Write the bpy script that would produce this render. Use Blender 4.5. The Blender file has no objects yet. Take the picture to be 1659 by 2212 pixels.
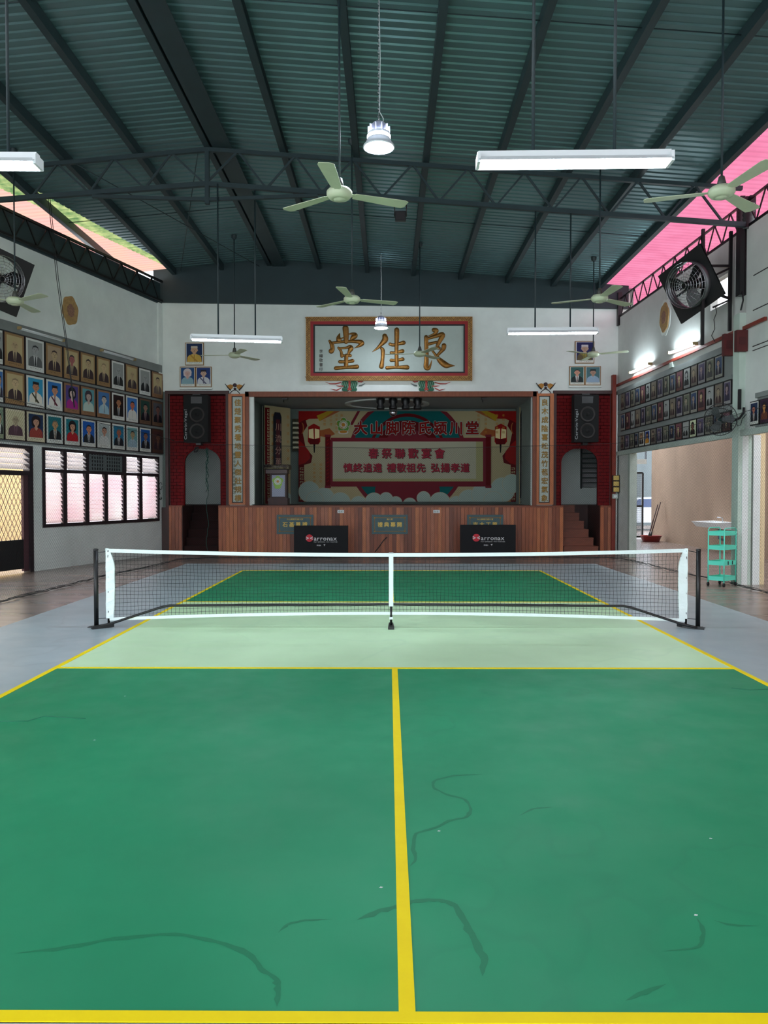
import bpy, math, random
from mathutils import Vector, Matrix

# ------------------------------------------------------------------ camera
S = bpy.context.scene
COL = S.collection
CAM = Vector((-0.056, 0.10, 1.548)); FPX = 1660.0
YAW = math.radians(0.33); PIT = math.radians(1.29)
cd = bpy.data.cameras.new('camera'); cam = bpy.data.objects.new('camera', cd); COL.objects.link(cam)
cam.location = CAM; cam.rotation_euler = (math.pi/2 - PIT, 0, YAW)
cd.sensor_fit = 'HORIZONTAL'; cd.sensor_width = 36; cd.lens = 36*FPX/1659; cd.clip_end = 300
S.camera = cam

# ------------------------------------------------------------------ sky, exposure
w = bpy.data.worlds.new('world'); S.world = w; w.use_nodes = True
bg = w.node_tree.nodes['Background']
bg.inputs[0].default_value = (0.86, 0.93, 1.0, 1); bg.inputs[1].default_value = 3.4
S.view_settings.view_transform = 'Standard'; S.view_settings.look = 'None'
S.view_settings.gamma = 1; S.view_settings.exposure = 0.80
S.view_settings.use_curve_mapping = False
S.cycles.use_denoising = True
S.cycles.max_bounces = 10; S.cycles.diffuse_bounces = 5; S.cycles.transparent_max_bounces = 12
S.cycles.sample_clamp_indirect = 6
TUBE = 50.0      # brightness of fluorescent tubes
BAY = 300.0       # brightness of the high bay lamps

rnd = random.Random(7)

# ------------------------------------------------------------------ helpers
def at(px, py, n, d):
    """point of the plane n.p = d seen at a spot of the 1659 x 2212 photograph"""
    fh = Vector((-math.sin(YAW), math.cos(YAW), 0)); r = Vector((math.cos(YAW), math.sin(YAW), 0)); z = Vector((0, 0, 1))
    F = math.cos(PIT)*fh - math.sin(PIT)*z; U = math.sin(PIT)*fh + math.cos(PIT)*z
    v = F + (px-829.5)/FPX*r - (py-1106)/FPX*U
    n = Vector(n); return CAM + v*((d - CAM.dot(n))/v.dot(n))
def atY(px, py, Y): return at(px, py, (0, 1, 0), Y)
def atF(px, py): return at(px, py, (0, 0, 1), 0)
def B(px, py, Y=20.0):
    p = atY(px, py, Y); return p.x, p.z

def lin(c):
    return tuple(((v/255)/12.92 if v/255 <= .04045 else ((v/255+.055)/1.055)**2.4) for v in c)
MATS = {}
def pm(name, c, rough=.6, metal=0, var=0, scale=4, bump=0, bscale=30, spec=.5, stretch=(1, 1, 1), coat=0):
    if name in MATS: return MATS[name]
    m = bpy.data.materials.new(name); m.use_nodes = True; MATS[name] = m
    nt = m.node_tree; p = nt.nodes['Principled BSDF']
    col = lin(c)+(1,); p.inputs['Base Color'].default_value = col
    p.inputs['Roughness'].default_value = rough; p.inputs['Metallic'].default_value = metal
    p.inputs['Specular IOR Level'].default_value = spec; p.inputs['Coat Weight'].default_value = coat
    if var or bump:
        tc = nt.nodes.new('ShaderNodeTexCoord'); mp = nt.nodes.new('ShaderNodeMapping'); mp.inputs['Scale'].default_value = stretch
        nt.links.new(tc.outputs['Object'], mp.inputs[0])
    if var:
        n = nt.nodes.new('ShaderNodeTexNoise'); n.inputs['Scale'].default_value = scale; n.inputs['Detail'].default_value = 6
        n.inputs['Roughness'].default_value = .6
        nt.links.new(mp.outputs[0], n.inputs[0])
        rp = nt.nodes.new('ShaderNodeValToRGB'); rp.color_ramp.elements[0].position = .3; rp.color_ramp.elements[1].position = .7
        rp.color_ramp.elements[0].color = tuple(v*(1-var) for v in col[:3])+(1,)
        rp.color_ramp.elements[1].color = tuple(min(1, v*(1+var*.6)) for v in col[:3])+(1,)
        nt.links.new(n.outputs[0], rp.inputs[0]); nt.links.new(rp.outputs[0], p.inputs['Base Color'])
    if bump:
        n2 = nt.nodes.new('ShaderNodeTexNoise'); n2.inputs['Scale'].default_value = bscale; n2.inputs['Detail'].default_value = 4
        nt.links.new(mp.outputs[0], n2.inputs[0])
        b = nt.nodes.new('ShaderNodeBump'); b.inputs['Strength'].default_value = bump; b.inputs['Distance'].default_value = .02
        nt.links.new(n2.outputs[0], b.inputs['Height']); nt.links.new(b.outputs[0], p.inputs['Normal'])
    return m
def emit(name, c, s):
    if name in MATS: return MATS[name]
    m = pm(name, (255, 255, 255)); p = m.node_tree.nodes['Principled BSDF']
    p.inputs['Emission Color'].default_value = lin(c)+(1,); p.inputs['Emission Strength'].default_value = s; return m
def translucent(name, c, mix=.85, c2=None, scale=3):
    m = bpy.data.materials.new(name); m.use_nodes = True; MATS[name] = m; nt = m.node_tree
    for n in list(nt.nodes):
        if n.type != 'OUTPUT_MATERIAL': nt.nodes.remove(n)
    out = [n for n in nt.nodes if n.type == 'OUTPUT_MATERIAL'][0]
    t = nt.nodes.new('ShaderNodeBsdfTranslucent'); d = nt.nodes.new('ShaderNodeBsdfDiffuse'); x = nt.nodes.new('ShaderNodeMixShader')
    t.inputs[0].default_value = lin(c)+(1,); d.inputs[0].default_value = lin(c)+(1,); x.inputs[0].default_value = mix
    if c2:
        tc = nt.nodes.new('ShaderNodeTexCoord'); n = nt.nodes.new('ShaderNodeTexNoise'); n.inputs['Scale'].default_value = scale
        n.inputs['Detail'].default_value = 3
        nt.links.new(tc.outputs['Object'], n.inputs[0]); r = nt.nodes.new('ShaderNodeValToRGB')
        r.color_ramp.elements[0].position = .34; r.color_ramp.elements[1].position = .66
        r.color_ramp.elements[0].color = lin(c)+(1,); r.color_ramp.elements[1].color = lin(c2)+(1,)
        nt.links.new(n.outputs[0], r.inputs[0]); nt.links.new(r.outputs[0], t.inputs[0])
    nt.links.new(d.outputs[0], x.inputs[1]); nt.links.new(t.outputs[0], x.inputs[2]); nt.links.new(x.outputs[0], out.inputs[0])
    return m

GL = {}
def glyph(ch, bold=.02, res=2):
    k = (ch, bold)
    if k in GL: return GL[k]
    c = bpy.data.curves.new('g', 'FONT'); c.body = ch; c.resolution_u = res; c.offset = bold
    o = bpy.data.objects.new('g', c); me = o.to_mesh()
    vs = [(v.co.x, v.co.y) for v in me.vertices]; fs = [tuple(p.vertices) for p in me.polygons]
    o.to_mesh_clear(); bpy.data.objects.remove(o); bpy.data.curves.remove(c)
    if vs: x0 = min(v[0] for v in vs); x1 = max(v[0] for v in vs)
    else: x0, x1 = 0, .3
    GL[k] = (vs, fs, x0, x1); return GL[k]

class MB:
    def __init__(s): s.v = []; s.f = []; s.m = []; s.sm = []
    def add(s, vs, fs, mi=0, smooth=False):
        b = len(s.v); s.v += [Vector(v) for v in vs]
        for f in fs: s.f.append(tuple(b+i for i in f)); s.m.append(mi); s.sm.append(smooth)
        return s
    def box(s, x0, x1, y0, y1, z0, z1, mi=0):
        vs = [(x, y, z) for z in (z0, z1) for y in (y0, y1) for x in (x0, x1)]
        return s.add(vs, [(0, 2, 3, 1), (4, 5, 7, 6), (0, 1, 5, 4), (2, 6, 7, 3), (0, 4, 6, 2), (1, 3, 7, 5)], mi)
    def obox(s, c, X, Y, Z, mi=0):
        """box about c with half axes X, Y, Z"""
        c = Vector(c); X = Vector(X); Y = Vector(Y); Z = Vector(Z)
        vs = [c+a*X+b*Y+d*Z for d in (-1, 1) for b in (-1, 1) for a in (-1, 1)]
        return s.add(vs, [(0, 2, 3, 1), (4, 5, 7, 6), (0, 1, 5, 4), (2, 6, 7, 3), (0, 4, 6, 2), (1, 3, 7, 5)], mi)
    def beam(s, a, b, w, h, mi=0, up=(0, 0, 1)):
        a = Vector(a); b = Vector(b); d = b-a; L = d.length; d.normalize(); side = d.cross(Vector(up))
        if side.length < 1e-4: side = d.cross(Vector((1, 0, 0)))
        side.normalize(); u = side.cross(d)
        return s.obox((a+b)/2, d*L/2, side*w/2, u*h/2, mi)
    def tube(s, pts, r, n=8, mi=0, smooth=True, closed=False):
        pts = [Vector(p) for p in pts]; rs = r if isinstance(r, (list, tuple)) else [r]*len(pts)
        vs = []; prev = None; N = len(pts)
        for i, p in enumerate(pts):
            if closed: d = pts[(i+1) % N]-pts[i-1]
            else: d = (pts[min(i+1, N-1)]-pts[max(i-1, 0)])
            if d.length < 1e-9: d = Vector((0, 0, 1))
            d.normalize()
            if prev is None:
                a = d.cross(Vector((0, 0, 1)))
                if a.length < .05: a = d.cross(Vector((1, 0, 0)))
            else: a = prev-d*prev.dot(d)
            a.normalize(); prev = a; b = d.cross(a)
            for k in range(n):
                t = 2*math.pi*k/n; vs.append(p+(a*math.cos(t)+b*math.sin(t))*rs[i])
        fs = []
        for i in range(N if closed else N-1):
            j = (i+1) % N
            for k in range(n):
                k2 = (k+1) % n; fs.append((i*n+k, i*n+k2, j*n+k2, j*n+k))
        if not closed: fs += [tuple(range(n-1, -1, -1)), tuple((N-1)*n+k for k in range(n))]
        return s.add(vs, fs, mi, smooth)
    def lathe(s, prof, c=(0, 0, 0), n=24, mi=0, axis='Z', smooth=True):
        c = Vector(c); vs = []
        for r, h in prof:
            for k in range(n):
                t = 2*math.pi*k/n; a, b = r*math.cos(t), r*math.sin(t)
                vs.append(c+(Vector((a, b, h)) if axis == 'Z' else Vector((a, h, b)) if axis == 'Y' else Vector((h, a, b))))
        fs = [(i*n+k, i*n+(k+1) % n, (i+1)*n+(k+1) % n, (i+1)*n+k) for i in range(len(prof)-1) for k in range(n)]
        s.add(vs, fs, mi, smooth); return s
    def poly(s, pts, o, U, V, N=None, depth=0, mi=0):
        """flat polygon of 2D points in frame (o, U, V), optionally thick along N"""
        o = Vector(o); U = Vector(U); V = Vector(V); n = len(pts)
        a = [o+U*x+V*y for x, y in pts]
        if not depth: return s.add(a, [tuple(range(n))], mi)
        N = Vector(N)*depth; b = [p+N for p in a]
        return s.add(a+b, [tuple(range(n-1, -1, -1)), tuple(range(n, 2*n))]+[(i, (i+1) % n, n+(i+1) % n, n+i) for i in range(n)], mi)
    def text(s, body, o, U, V, size, mi=0, bold=.02, vertical=False, step=None, center=False, wid=1.0):
        """flat lettering; heavier strokes come from copies set slightly apart"""
        U = Vector(U); V = Vector(V); r = bold*size
        sh = [(0, 0)] if not bold else [(r*math.cos(k*math.pi/4), r*math.sin(k*math.pi/4)) for k in range(8)]+[(0, 0)] if bold > .03 else [(-r, 0), (r, 0), (0, r), (0, -r)]
        for n_, (dx, dy) in enumerate(sh):
            oo = Vector(o)+U*dx+V*dy+U.cross(V)*(.0005*n_); x = 0; y = 0
            for ch in body:
                vs, fs, x0, x1 = glyph(ch, 0)
                if vertical:
                    cx = (x0+x1)/2
                    s.add([oo+U*((a-cx)*size*wid)+V*(b*size+y) for a, b in vs], fs, mi); y -= step
                else:
                    s.add([oo+U*(a*size*wid+x)+V*(b*size) for a, b in vs], fs, mi)
                    x += step if step else ((x1 if vs else .3)*size*1.04+.05*size)*wid
        return s
    def build(s, name, mat, parent=None, loc=None):
        me = bpy.data.meshes.new(name); base = Vector(loc) if loc is not None else (WL.get(parent.name, Vector()) if parent else Vector())
        me.from_pydata([tuple(v-base) for v in s.v], [], s.f)
        for m in (mat if isinstance(mat, (list, tuple)) else [mat]): me.materials.append(m)
        if isinstance(mat, (list, tuple)):
            for p, i in zip(me.polygons, s.m): p.material_index = i
        if any(s.sm): me.polygons.foreach_set('use_smooth', s.sm)
        o = bpy.data.objects.new(name, me); COL.objects.link(o)
        if parent: o.parent = parent; WL[o.name] = base
        else: o.location = base; WL[o.name] = base
        return o
WL = {}
def tag(o, label=None, cat=None, group=None, kind=None):
    if label: o['label'] = label
    if cat: o['category'] = cat
    if group: o['group'] = group
    if kind: o['kind'] = kind
    return o
def thing(name, loc, label, cat, group=None, kind=None):
    o = bpy.data.objects.new(name, None); COL.objects.link(o); o.location = loc; o.empty_display_size = .1
    WL[o.name] = Vector(loc); return tag(o, label, cat, group, kind)
def struct(name, mb, mat, parent=None):
    o = mb.build(name, mat, parent)
    if not parent: o['kind'] = 'structure'
    return o
def copy_tree(o, parent=None, loc=None, rotz=None, label=None):
    c = o.copy(); COL.objects.link(c)
    if parent: c.parent = parent
    if loc is not None: c.location = loc
    if rotz is not None: c.rotation_euler = (0, 0, rotz)
    if label: c['label'] = label
    WL[c.name] = Vector(c.location)
    for ch in KIDS.get(o.name, [x for x in o.children]): copy_tree(ch, c)
    return c
KIDS = {}
X_, Y_, Z_ = Vector((1, 0, 0)), Vector((0, 1, 0)), Vector((0, 0, 1))

# ------------------------------------------------------------------ materials
M = dict(
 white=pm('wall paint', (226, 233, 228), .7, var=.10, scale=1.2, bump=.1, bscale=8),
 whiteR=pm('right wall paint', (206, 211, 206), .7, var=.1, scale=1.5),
 gable=pm('dark blue green gable', (34, 54, 58), .6, var=.2, scale=1),
 sheet=pm('roof sheet underside', (92, 124, 127), .36, metal=.45, var=.12, scale=.6, spec=.6),
 steel=pm('dark green steel', (36, 52, 56), .5, spec=.4, var=.15, scale=3),
 black=pm('black steel', (14, 16, 18), .4, spec=.5),
 beige=pm('beige plaster', (178, 150, 128), .9, var=.14, scale=.9, bump=.15, bscale=6, stretch=(1, 1, .4)),
 greywall=pm('stage inner wall', (118, 132, 126), .8, var=.08),
 wood=pm('brown wood trim', (126, 64, 36), .5, var=.25, scale=5, stretch=(6, 6, 1)),
 wood2=pm('light wood trim', (180, 106, 62), .5, var=.22, scale=5, stretch=(6, 6, 1)),
 wooddark=pm('dark wood', (58, 22, 17), .5, var=.3, scale=5),
 step=pm('stair wood', (120, 62, 42), .45, var=.25, scale=6, stretch=(1, 5, 5)),
 mortar=pm('red mortar', (40, 6, 8), .9, spec=.1),
 brick=pm('red painted brick', (104, 9, 13), .65, var=.2, scale=9, spec=.15),
 gold=pm('gold leaf', (142, 98, 42), .35, metal=.7, var=.35, scale=9, bump=.4, bscale=40),
 goldp=pm('gold paint', (168, 122, 58), .5, var=.2, scale=20),
 red=pm('red paint', (150, 24, 30), .5), blk=pm('black paint', (16, 18, 20), .5),
 plate=pm('sign panel', (176, 188, 180), .6, var=.05),
 yellow=pm('yellow line paint', (255, 226, 0), .6, var=.05, scale=6, spec=.2),
 orange=pm('orange pipe', (128, 42, 24), .5, var=.2, scale=8),
 fanp=pm('ivory fan enamel', (196, 208, 176), .4, var=.06, scale=7),
 lampw=pm('white lamp enamel', (226, 232, 234), .35),
 lampon=emit('lit tube', (232, 246, 255), TUBE), bayon=emit('lit bay lens', (228, 240, 255), BAY), bayband=emit('lit bay band', (228, 236, 255), BAY*.10),
 chrome=pm('polished metal', (190, 192, 196), .2, metal=1),
 netw=pm('white net tape', (232, 246, 246), .7, bump=.3, bscale=60), netb=pm('black net cord', (18, 28, 30), .8),
 teal=pm('teal enamel', (96, 222, 196), .4), rubber=pm('black rubber', (20, 18, 20), .7),
 board=pm('grey board', (120, 126, 124), .6, var=.12, scale=3),
 frame=pm('dark picture frame', (48, 30, 26), .5), frameb=pm('black picture frame', (22, 20, 22), .5), frameg=pm('gold picture frame', (136, 96, 44), .45, metal=.3),
 sack=pm('black cloth', (14, 15, 20), .85, bump=.3, bscale=5), speaker=pm('black speaker grille', (7, 8, 9), .85),
 cone=pm('speaker cone', (28, 24, 21), .6), wht=pm('white print', (225, 228, 228), .6),
 frosted=translucent('frosted glass', (250, 248, 250), .85), frosted2=translucent('pink-lit frosted glass', (252, 238, 243), .85, (254, 253, 254), 1.6),
 pink=translucent('pink translucent roofing', (128, 66, 84), .9, (136, 74, 92), 2), pinkL=translucent('coral translucent roofing', (150, 104, 96), .9, (140, 108, 92), 1.3), greenL=translucent('daylight-tinted green roofing', (58, 78, 46), .9, (112, 116, 74), 5),
 green=pm('green rope', (20, 70, 60), .8), cable=pm('thin dark cable', (22, 26, 28), .6),
)

# floor paints with real wear: stain rims and fine cracks
def paint(name, c, dark, rough=.42, stain=.35, sc=.55):
    m = pm(name, c, rough, spec=.22 if 'green court' in name and 'pale' not in name else .4); nt = m.node_tree; p = nt.nodes['Principled BSDF']
    tc = nt.nodes.new('ShaderNodeTexCoord')
    def noise(s, det, w_=0):
        n = nt.nodes.new('ShaderNodeTexNoise'); n.noise_dimensions = '4D'; n.inputs['W'].default_value = w_
        n.inputs['Scale'].default_value = s; n.inputs['Detail'].default_value = det; nt.links.new(tc.outputs['Object'], n.inputs[0]); return n
    def ramp(n, pts):
        r = nt.nodes.new('ShaderNodeValToRGB'); e = r.color_ramp.elements
        while len(e) < len(pts): e.new(.5)
        for k, (x, v) in enumerate(pts): e[k].position = x; e[k].color = (v, v, v, 1)
        nt.links.new(n.outputs[0], r.inputs[0]); return r
    rim = ramp(noise(sc, 3, 1.7), [(0, 0), (.535, 0), (.552, .9), (.558, 0), (1, 0)])
    msk = ramp(noise(.35, 1, 5.1), [(.46, 0), (.56, 1)])
    soft = ramp(noise(1.1, 5, 3.3), [(.3, 0), (.7, 1)])
    mul = nt.nodes.new('ShaderNodeMath'); mul.operation = 'MULTIPLY'; nt.links.new(rim.outputs[0], mul.inputs[0]); nt.links.new(msk.outputs[0], mul.inputs[1])
    mul2 = nt.nodes.new('ShaderNodeMath'); mul2.operation = 'MULTIPLY'; mul2.inputs[1].default_value = stain; nt.links.new(mul.outputs[0], mul2.inputs[0])
    a = nt.nodes.new('ShaderNodeMix'); a.data_type = 'RGBA'; a.inputs[6].default_value = tuple(v*.90 for v in lin(c))+(1,); a.inputs[7].default_value = tuple(min(1, v*1.08) for v in lin(c))+(1,)
    nt.links.new(soft.outputs[0], a.inputs[0])
    b = nt.nodes.new('ShaderNodeMix'); b.data_type = 'RGBA'; b.inputs[7].default_value = lin(dark)+(1,)
    nt.links.new(mul2.outputs[0], b.inputs[0]); nt.links.new(a.outputs[2], b.inputs[6]); nt.links.new(b.outputs[2], p.inputs['Base Color'])
    r2 = ramp(noise(3, 4, 9), [(.3, rough-.06), (.7, rough+.1)]); nt.links.new(r2.outputs[0], p.inputs['Roughness'])
    return m
M['cgreen'] = paint('green court paint', (28, 142, 98), (18, 114, 82), .46, .2, .8)
M['ckitch'] = paint('pale green court paint', (204, 240, 196), (176, 220, 180), .38, .25)
M['cgrey'] = paint('grey court paint', (164, 180, 186), (140, 150, 156), .36, .3)
M['concrete'] = pm('polished concrete', (138, 122, 114), .26, var=.3, scale=1.6, bump=.05, bscale=5, stretch=(.35, 1.6, 1))
M['crack'] = pm('crack filler', (22, 104, 78), .7)

# ------------------------------------------------------------------ setting: walls
BY = 20.0
OL = Vector((-5.941, 20.0, 0)); DL = Vector((-.275, -.9614, 0)); NL = Vector((.9614, -.275, 0))
OR = Vector((5.860, 20.0, 0)); DR = Vector((.0268, -.9996, 0)); NR = Vector((-.9996, -.0268, 0))
def LP(s, t, z): return OL+DL*s+NL*t+Z_*z
def RP(s, t, z): return OR+DR*s+NR*t+Z_*z
def Lsz(px, py):
    p = at(px, py, NL, NL.dot(OL)); return (p-OL).dot(DL), p.z
def Rsz(px, py, off=0):
    p = at(px, py, NR, NR.dot(OR)+off); return (p-OR).dot(DR), p.z
def roof_z(x):  # underside of the purlins
    return 7.42-.075*(x+3.08) if x > -3.08 else 7.42+.09*(x+3.08)

# floor
fl = struct('floor', MB().box(-16, 16, -6, 40, -.2, 0), M['concrete'])
def slab(name, x0, x1, y0, y1, z, mat): return MB().box(x0, x1, y0, y1, .0005, z).build(name, mat, fl)
slab('court_apron', -4.58, 4.58, -1.2, 17.28, .002, M['cgrey'])
HW = 3.05
slab('court_surface', -HW, HW, 2.31, 6.91, .004, M['cgreen']); slab('court_surface', -HW, HW, 11.13, 15.73, .004, M['cgreen'])
slab('kitchen_surface', -HW, HW, 6.91, 11.13, .004, M['ckitch'])
for a in ((-HW, -HW+.05, 2.31, 15.73), (HW-.05, HW, 2.31, 15.73)): slab('court_line', *a, .006, M['yellow'])
for y in (2.31, 15.68): slab('court_line', -HW+.05, HW-.05, y, y+.05, .006, M['yellow'])
for y in (6.885, 11.105): slab('court_line', -HW+.05, HW-.05, y, y+.05, .006, M['yellow'])
slab('court_line', -.025, .025, 2.36, 6.885, .006, M['yellow']); slab('court_line', -.025, .025, 11.155, 15.68, .006, M['yellow'])
# two hairline cracks in the green paint
for pts in ([(0, 1560), (60, 1559), (95, 1549), (150, 1552), (185, 1554)], [(1580, 1488), (1620, 1492), (1659, 1490)]):
    q = [atF(*p) for p in pts]; q = [Vector((p.x, p.y, .0045)) for p in q]
    MB().tube(q, .0035, 4).build('paint_crack', M['crack'], fl)

# old water stain rims in the green paint
M['stain'] = pm('stain rim', (22, 122, 84), .48, spec=.2); r6 = random.Random(4)
for pts_, w_ in (([(30, 2062), (150, 2048), (240, 2030), (380, 2018), (470, 2036), (540, 2060), (565, 2095), (600, 2118), (603, 2145), (598, 2178)], .011), ([(770, 1990), (810, 1972), (855, 1960), (900, 1947), (950, 1946), (985, 1956), (1010, 2000), (1030, 2040), (1050, 2075), (1042, 2112)], .014),
                 ([(1045, 1674), (980, 1677), (937, 1688), (935, 1703), (965, 1718), (1008, 1728), (1018, 1750), (1012, 1767), (970, 1775), (940, 1792), (897, 1802), (893, 1830), (900, 1860), (885, 1874)], .009), ([(1350, 2165), (1390, 2145), (1440, 2128)], .010), ([(1505, 1985), (1522, 2010), (1516, 2050), (1430, 2058)], .008), ([(1540, 1990), (1580, 2001), (1640, 2003)], .008), ([(600, 2018), (620, 1998), (660, 1990), (715, 1988)], .007), ([(1120, 1765), (1150, 1748), (1200, 1745)], .008)):
    q = [atF(*p) for p in pts_]; cl = []
    for a_, b_ in zip(q[:-1], q[1:]):
        for k in range(4): cl.append(a_.lerp(b_, k/4))
    cl.append(q[-1]); cl = [cl[0]]+[(cl[k-1]+cl[k]*2+cl[k+1])/4 for k in range(1, len(cl)-1)]+[cl[-1]]
    L_, R_ = [], []
    for k, c_ in enumerate(cl):
        d_ = (cl[min(k+1, len(cl)-1)]-cl[max(k-1, 0)]).normalized(); n_ = Vector((-d_.y, d_.x, 0)); e_ = min(1, k/3, (len(cl)-1-k)/3)
        L_.append((c_.x+n_.x*w_*e_*r6.uniform(.4, 1), c_.y+n_.y*w_*e_*r6.uniform(.4, 1), .0044)); R_.append((c_.x-n_.x*w_*e_*r6.uniform(.6, 1.8), c_.y-n_.y*w_*e_*r6.uniform(.6, 1.8), .0044))
    n_ = len(cl); MB().add(L_+R_, [(k, k+1, n_+k+1, n_+k) for k in range(n_-1)]).build('stain_rim', M['stain'], fl)
for x, y in ((1535, 1813), (823, 1919), (1503, 1979), (948, 1797), (270, 1505), (204, 1600)):
    c_ = atF(x, y); MB().poly([(-.008, -.004), (.003, -.006), (.009, .002), (-.002, .006)], (c_.x, c_.y, .0045), X_, Y_).build('paint_speck', M['wht'], fl)

# left wall with window and door openings
L1, zt = Lsz(342, 984); L2, _ = Lsz(90, 967)
zwb = Lsz(90, 1140)[1]; zwt = 2.52; zbar = Lsz(90, 1016)[1]
D1 = Lsz(69, 1100)[0]; D2 = D1+2.1
ZL = 6.47
wl = MB()
def lbox(mb, s0, s1, t0, t1, z0, z1, mi=0):
    return mb.obox(LP((s0+s1)/2, (t0+t1)/2, (z0+z1)/2), DL*(s1-s0)/2, NL*(t1-t0)/2, Z_*(z1-z0)/2, mi)
def rbox(mb, s0, s1, t0, t1, z0, z1, mi=0):
    return mb.obox(RP((s0+s1)/2, (t0+t1)/2, (z0+z1)/2), DR*(s1-s0)/2, NR*(t1-t0)/2, Z_*(z1-z0)/2, mi)
lbox(wl, -.15, L1, -.15, 0, 0, zwt); lbox(wl, L1, L2, -.15, 0, 0, zwb); lbox(wl, L2, D1, -.15, 0, 0, zwt)
lbox(wl, D2, 15, -.15, 0, 0, zwt); lbox(wl, -.15, 15, -.15, 0, zwt, ZL)
lbox(wl, -.02, .16, 0, .05, 4.5, ZL)   # corner pilaster
wall_l = struct('wall_left', wl, M['white'])

# back wall: white field above the stage and the pieces beside the openings
ztop = 6.42
xa, zh = B(352, 846); xb, _ = B(1334, 846)
x_po, _ = B(535, 900); x_pi, _ = B(1155, 900)
bw = MB()
bw.box(-6.15, 6.15, 20.02, 20.18, zh, ztop+.3)
bw.box(B(487, 0)[0], B(540, 0)[0], 20.02, 20.18, 1.2, zh); bw.box(B(1153, 0)[0], B(1204, 0)[0], 20.02, 20.18, 1.2, zh)
wall_b = struct('wall_back', bw, M['white'])
# dark gable above
g = MB(); zl = B(370, 654)[1]; zr = B(1330, 668)[1]
pts = [(-6.1, zl), (6.1, zr), (6.1, roof_z(6.1)+.2), (-3.08, 7.66), (-6.1, roof_z(-6.1)+.2)]
g.poly(pts, (0, 20.01, 0), X_, Z_, -Y_, .07)
struct('trim_1', g, M['gable'])['label'] = 'dark blue green gable panel above the white back wall'

# right wall: upper field on a beam, opening below
zb = 2.57
OS, _ = Rsz(1395, 1000)            # where the opening starts
wr = MB()
HS0, _ = Rsz(1572, 620); HS1, _ = Rsz(1535, 620)
zh0, zh1 = 5.0, 5.52
ztopR = 6.08
rbox(wr, -.15, 20, -.14, 0, zb, zh0); rbox(wr, -.15, HS1, -.14, 0, zh0, zh1); rbox(wr, HS0, 20, -.14, 0, zh0, zh1)
rbox(wr, -.15, 20, -.14, 0, zh1, ztopR); rbox(wr, -.15, .95, -.14, 0, 0, zb)
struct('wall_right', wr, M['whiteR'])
t = MB(); rbox(t, -.1, 20, 0, .08, zb-.02, zb+.08); rbox(t, .85, .98, -.16, .02, 0, zb)
struct('trim_2', t, pm('pale beam paint', (176, 190, 180), .6, var=.12))

# lane beyond the right openings
lane = MB(); lane.box(9.06, 9.3, -6, 26.8, 0, 6.0); struct('wall_far_right', lane, M['beige'])
struct('wall_yard', MB().box(6.0, 6.2, 20.2, 27.4, 0, 6), M['greywall'])

# outside on the left: neighbour's pink and cream walls seen through glass and door
lo = MB(); lbox(lo, -8, D1-4.4, -4.1, -4.0, 0, 2.2); struct('wall_outside_pink', lo, pm('pink outside wall', (252, 226, 234), .9))
lo = MB(); lbox(lo, D1-4.4, 18, -4.1, -4.0, 0, 3.0); struct('wall_outside_cream', lo, pm('cream outside wall', (252, 214, 158), .9))

# rear of the hall behind the camera, half open
rw = MB(); rw.box(-10.4, 6.5, -4.2, -4, 2.9, 7.6); rw.box(-10.4, -8.6, -4.2, -4, 0, 3.6); struct('wall_rear', rw, M['white'])

# ------------------------------------------------------------------ ceiling
ceil = thing('ceiling', (0, 0, 7.4), None, None, kind='structure')
def rib_profile(y0, y1, n):
    out = []
    p = (y1-y0)/n
    for k in range(n):
        y = y0+k*p; out += [(y, 0), (y+p*.60, 0), (y+p*.70, .018), (y+p*.88, .018)]
    out.append((y1, 0)); return out
def sheet(y0, y1, xf, mat, name='roof_sheet'):
    """corrugated sheet between x = xf(y)[0] and xf(y)[1]"""
    pr = rib_profile(y0, y1, 6); mb = MB(); n = len(pr); vs = []
    for y, h in pr:
        a, b = xf(y)
        vs += [(a, y, roof_z(a)+.165+h), (b, y, roof_z(b)+.165+h)]
    mb.add(vs, [(2*i, 2*i+1, 2*i+3, 2*i+2) for i in range(n-1)])
    return mb.build(name, mat, ceil)
def wallx(y): return max(-9.0, -5.941-.286*(20-y))
def edgeL(y): return wallx(y)+.42+.07*min(8, 20-y)   # grazing daylight near the skewed wall, put into a green strip
def edgeC(y): return wallx(y)+.30
ys = [-5+1.0*k for k in range(26)]
for y in ys[:-1]:
    y1 = min(y+1.0, 20.02)
    if y >= 20.0: continue
    sheet(y, y1, lambda q: (-3.08, 5.42), M['sheet'])
    sheet(y, y1, lambda q: (edgeL(q), -3.08), M['sheet'])
    sheet(y, y1, lambda q: (wallx(q)-1.3, edgeC(q)), M['pinkL'], 'translucent_sheet'); sheet(y, y1, lambda q: (edgeC(q), edgeL(q)), M['greenL'], 'translucent_sheet')  # green strip colour imitates daylight grazing the opaque sheets; coral is real sheeting
    sheet(y, y1, lambda q: (5.42, 7.3), M['pink'], 'translucent_sheet')
for y in (20.0, 21, 22, 23, 24, 25, 26):
    sheet(y, y+1, lambda q: (6.1, 7.3), M['pink'], 'translucent_sheet')
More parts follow.
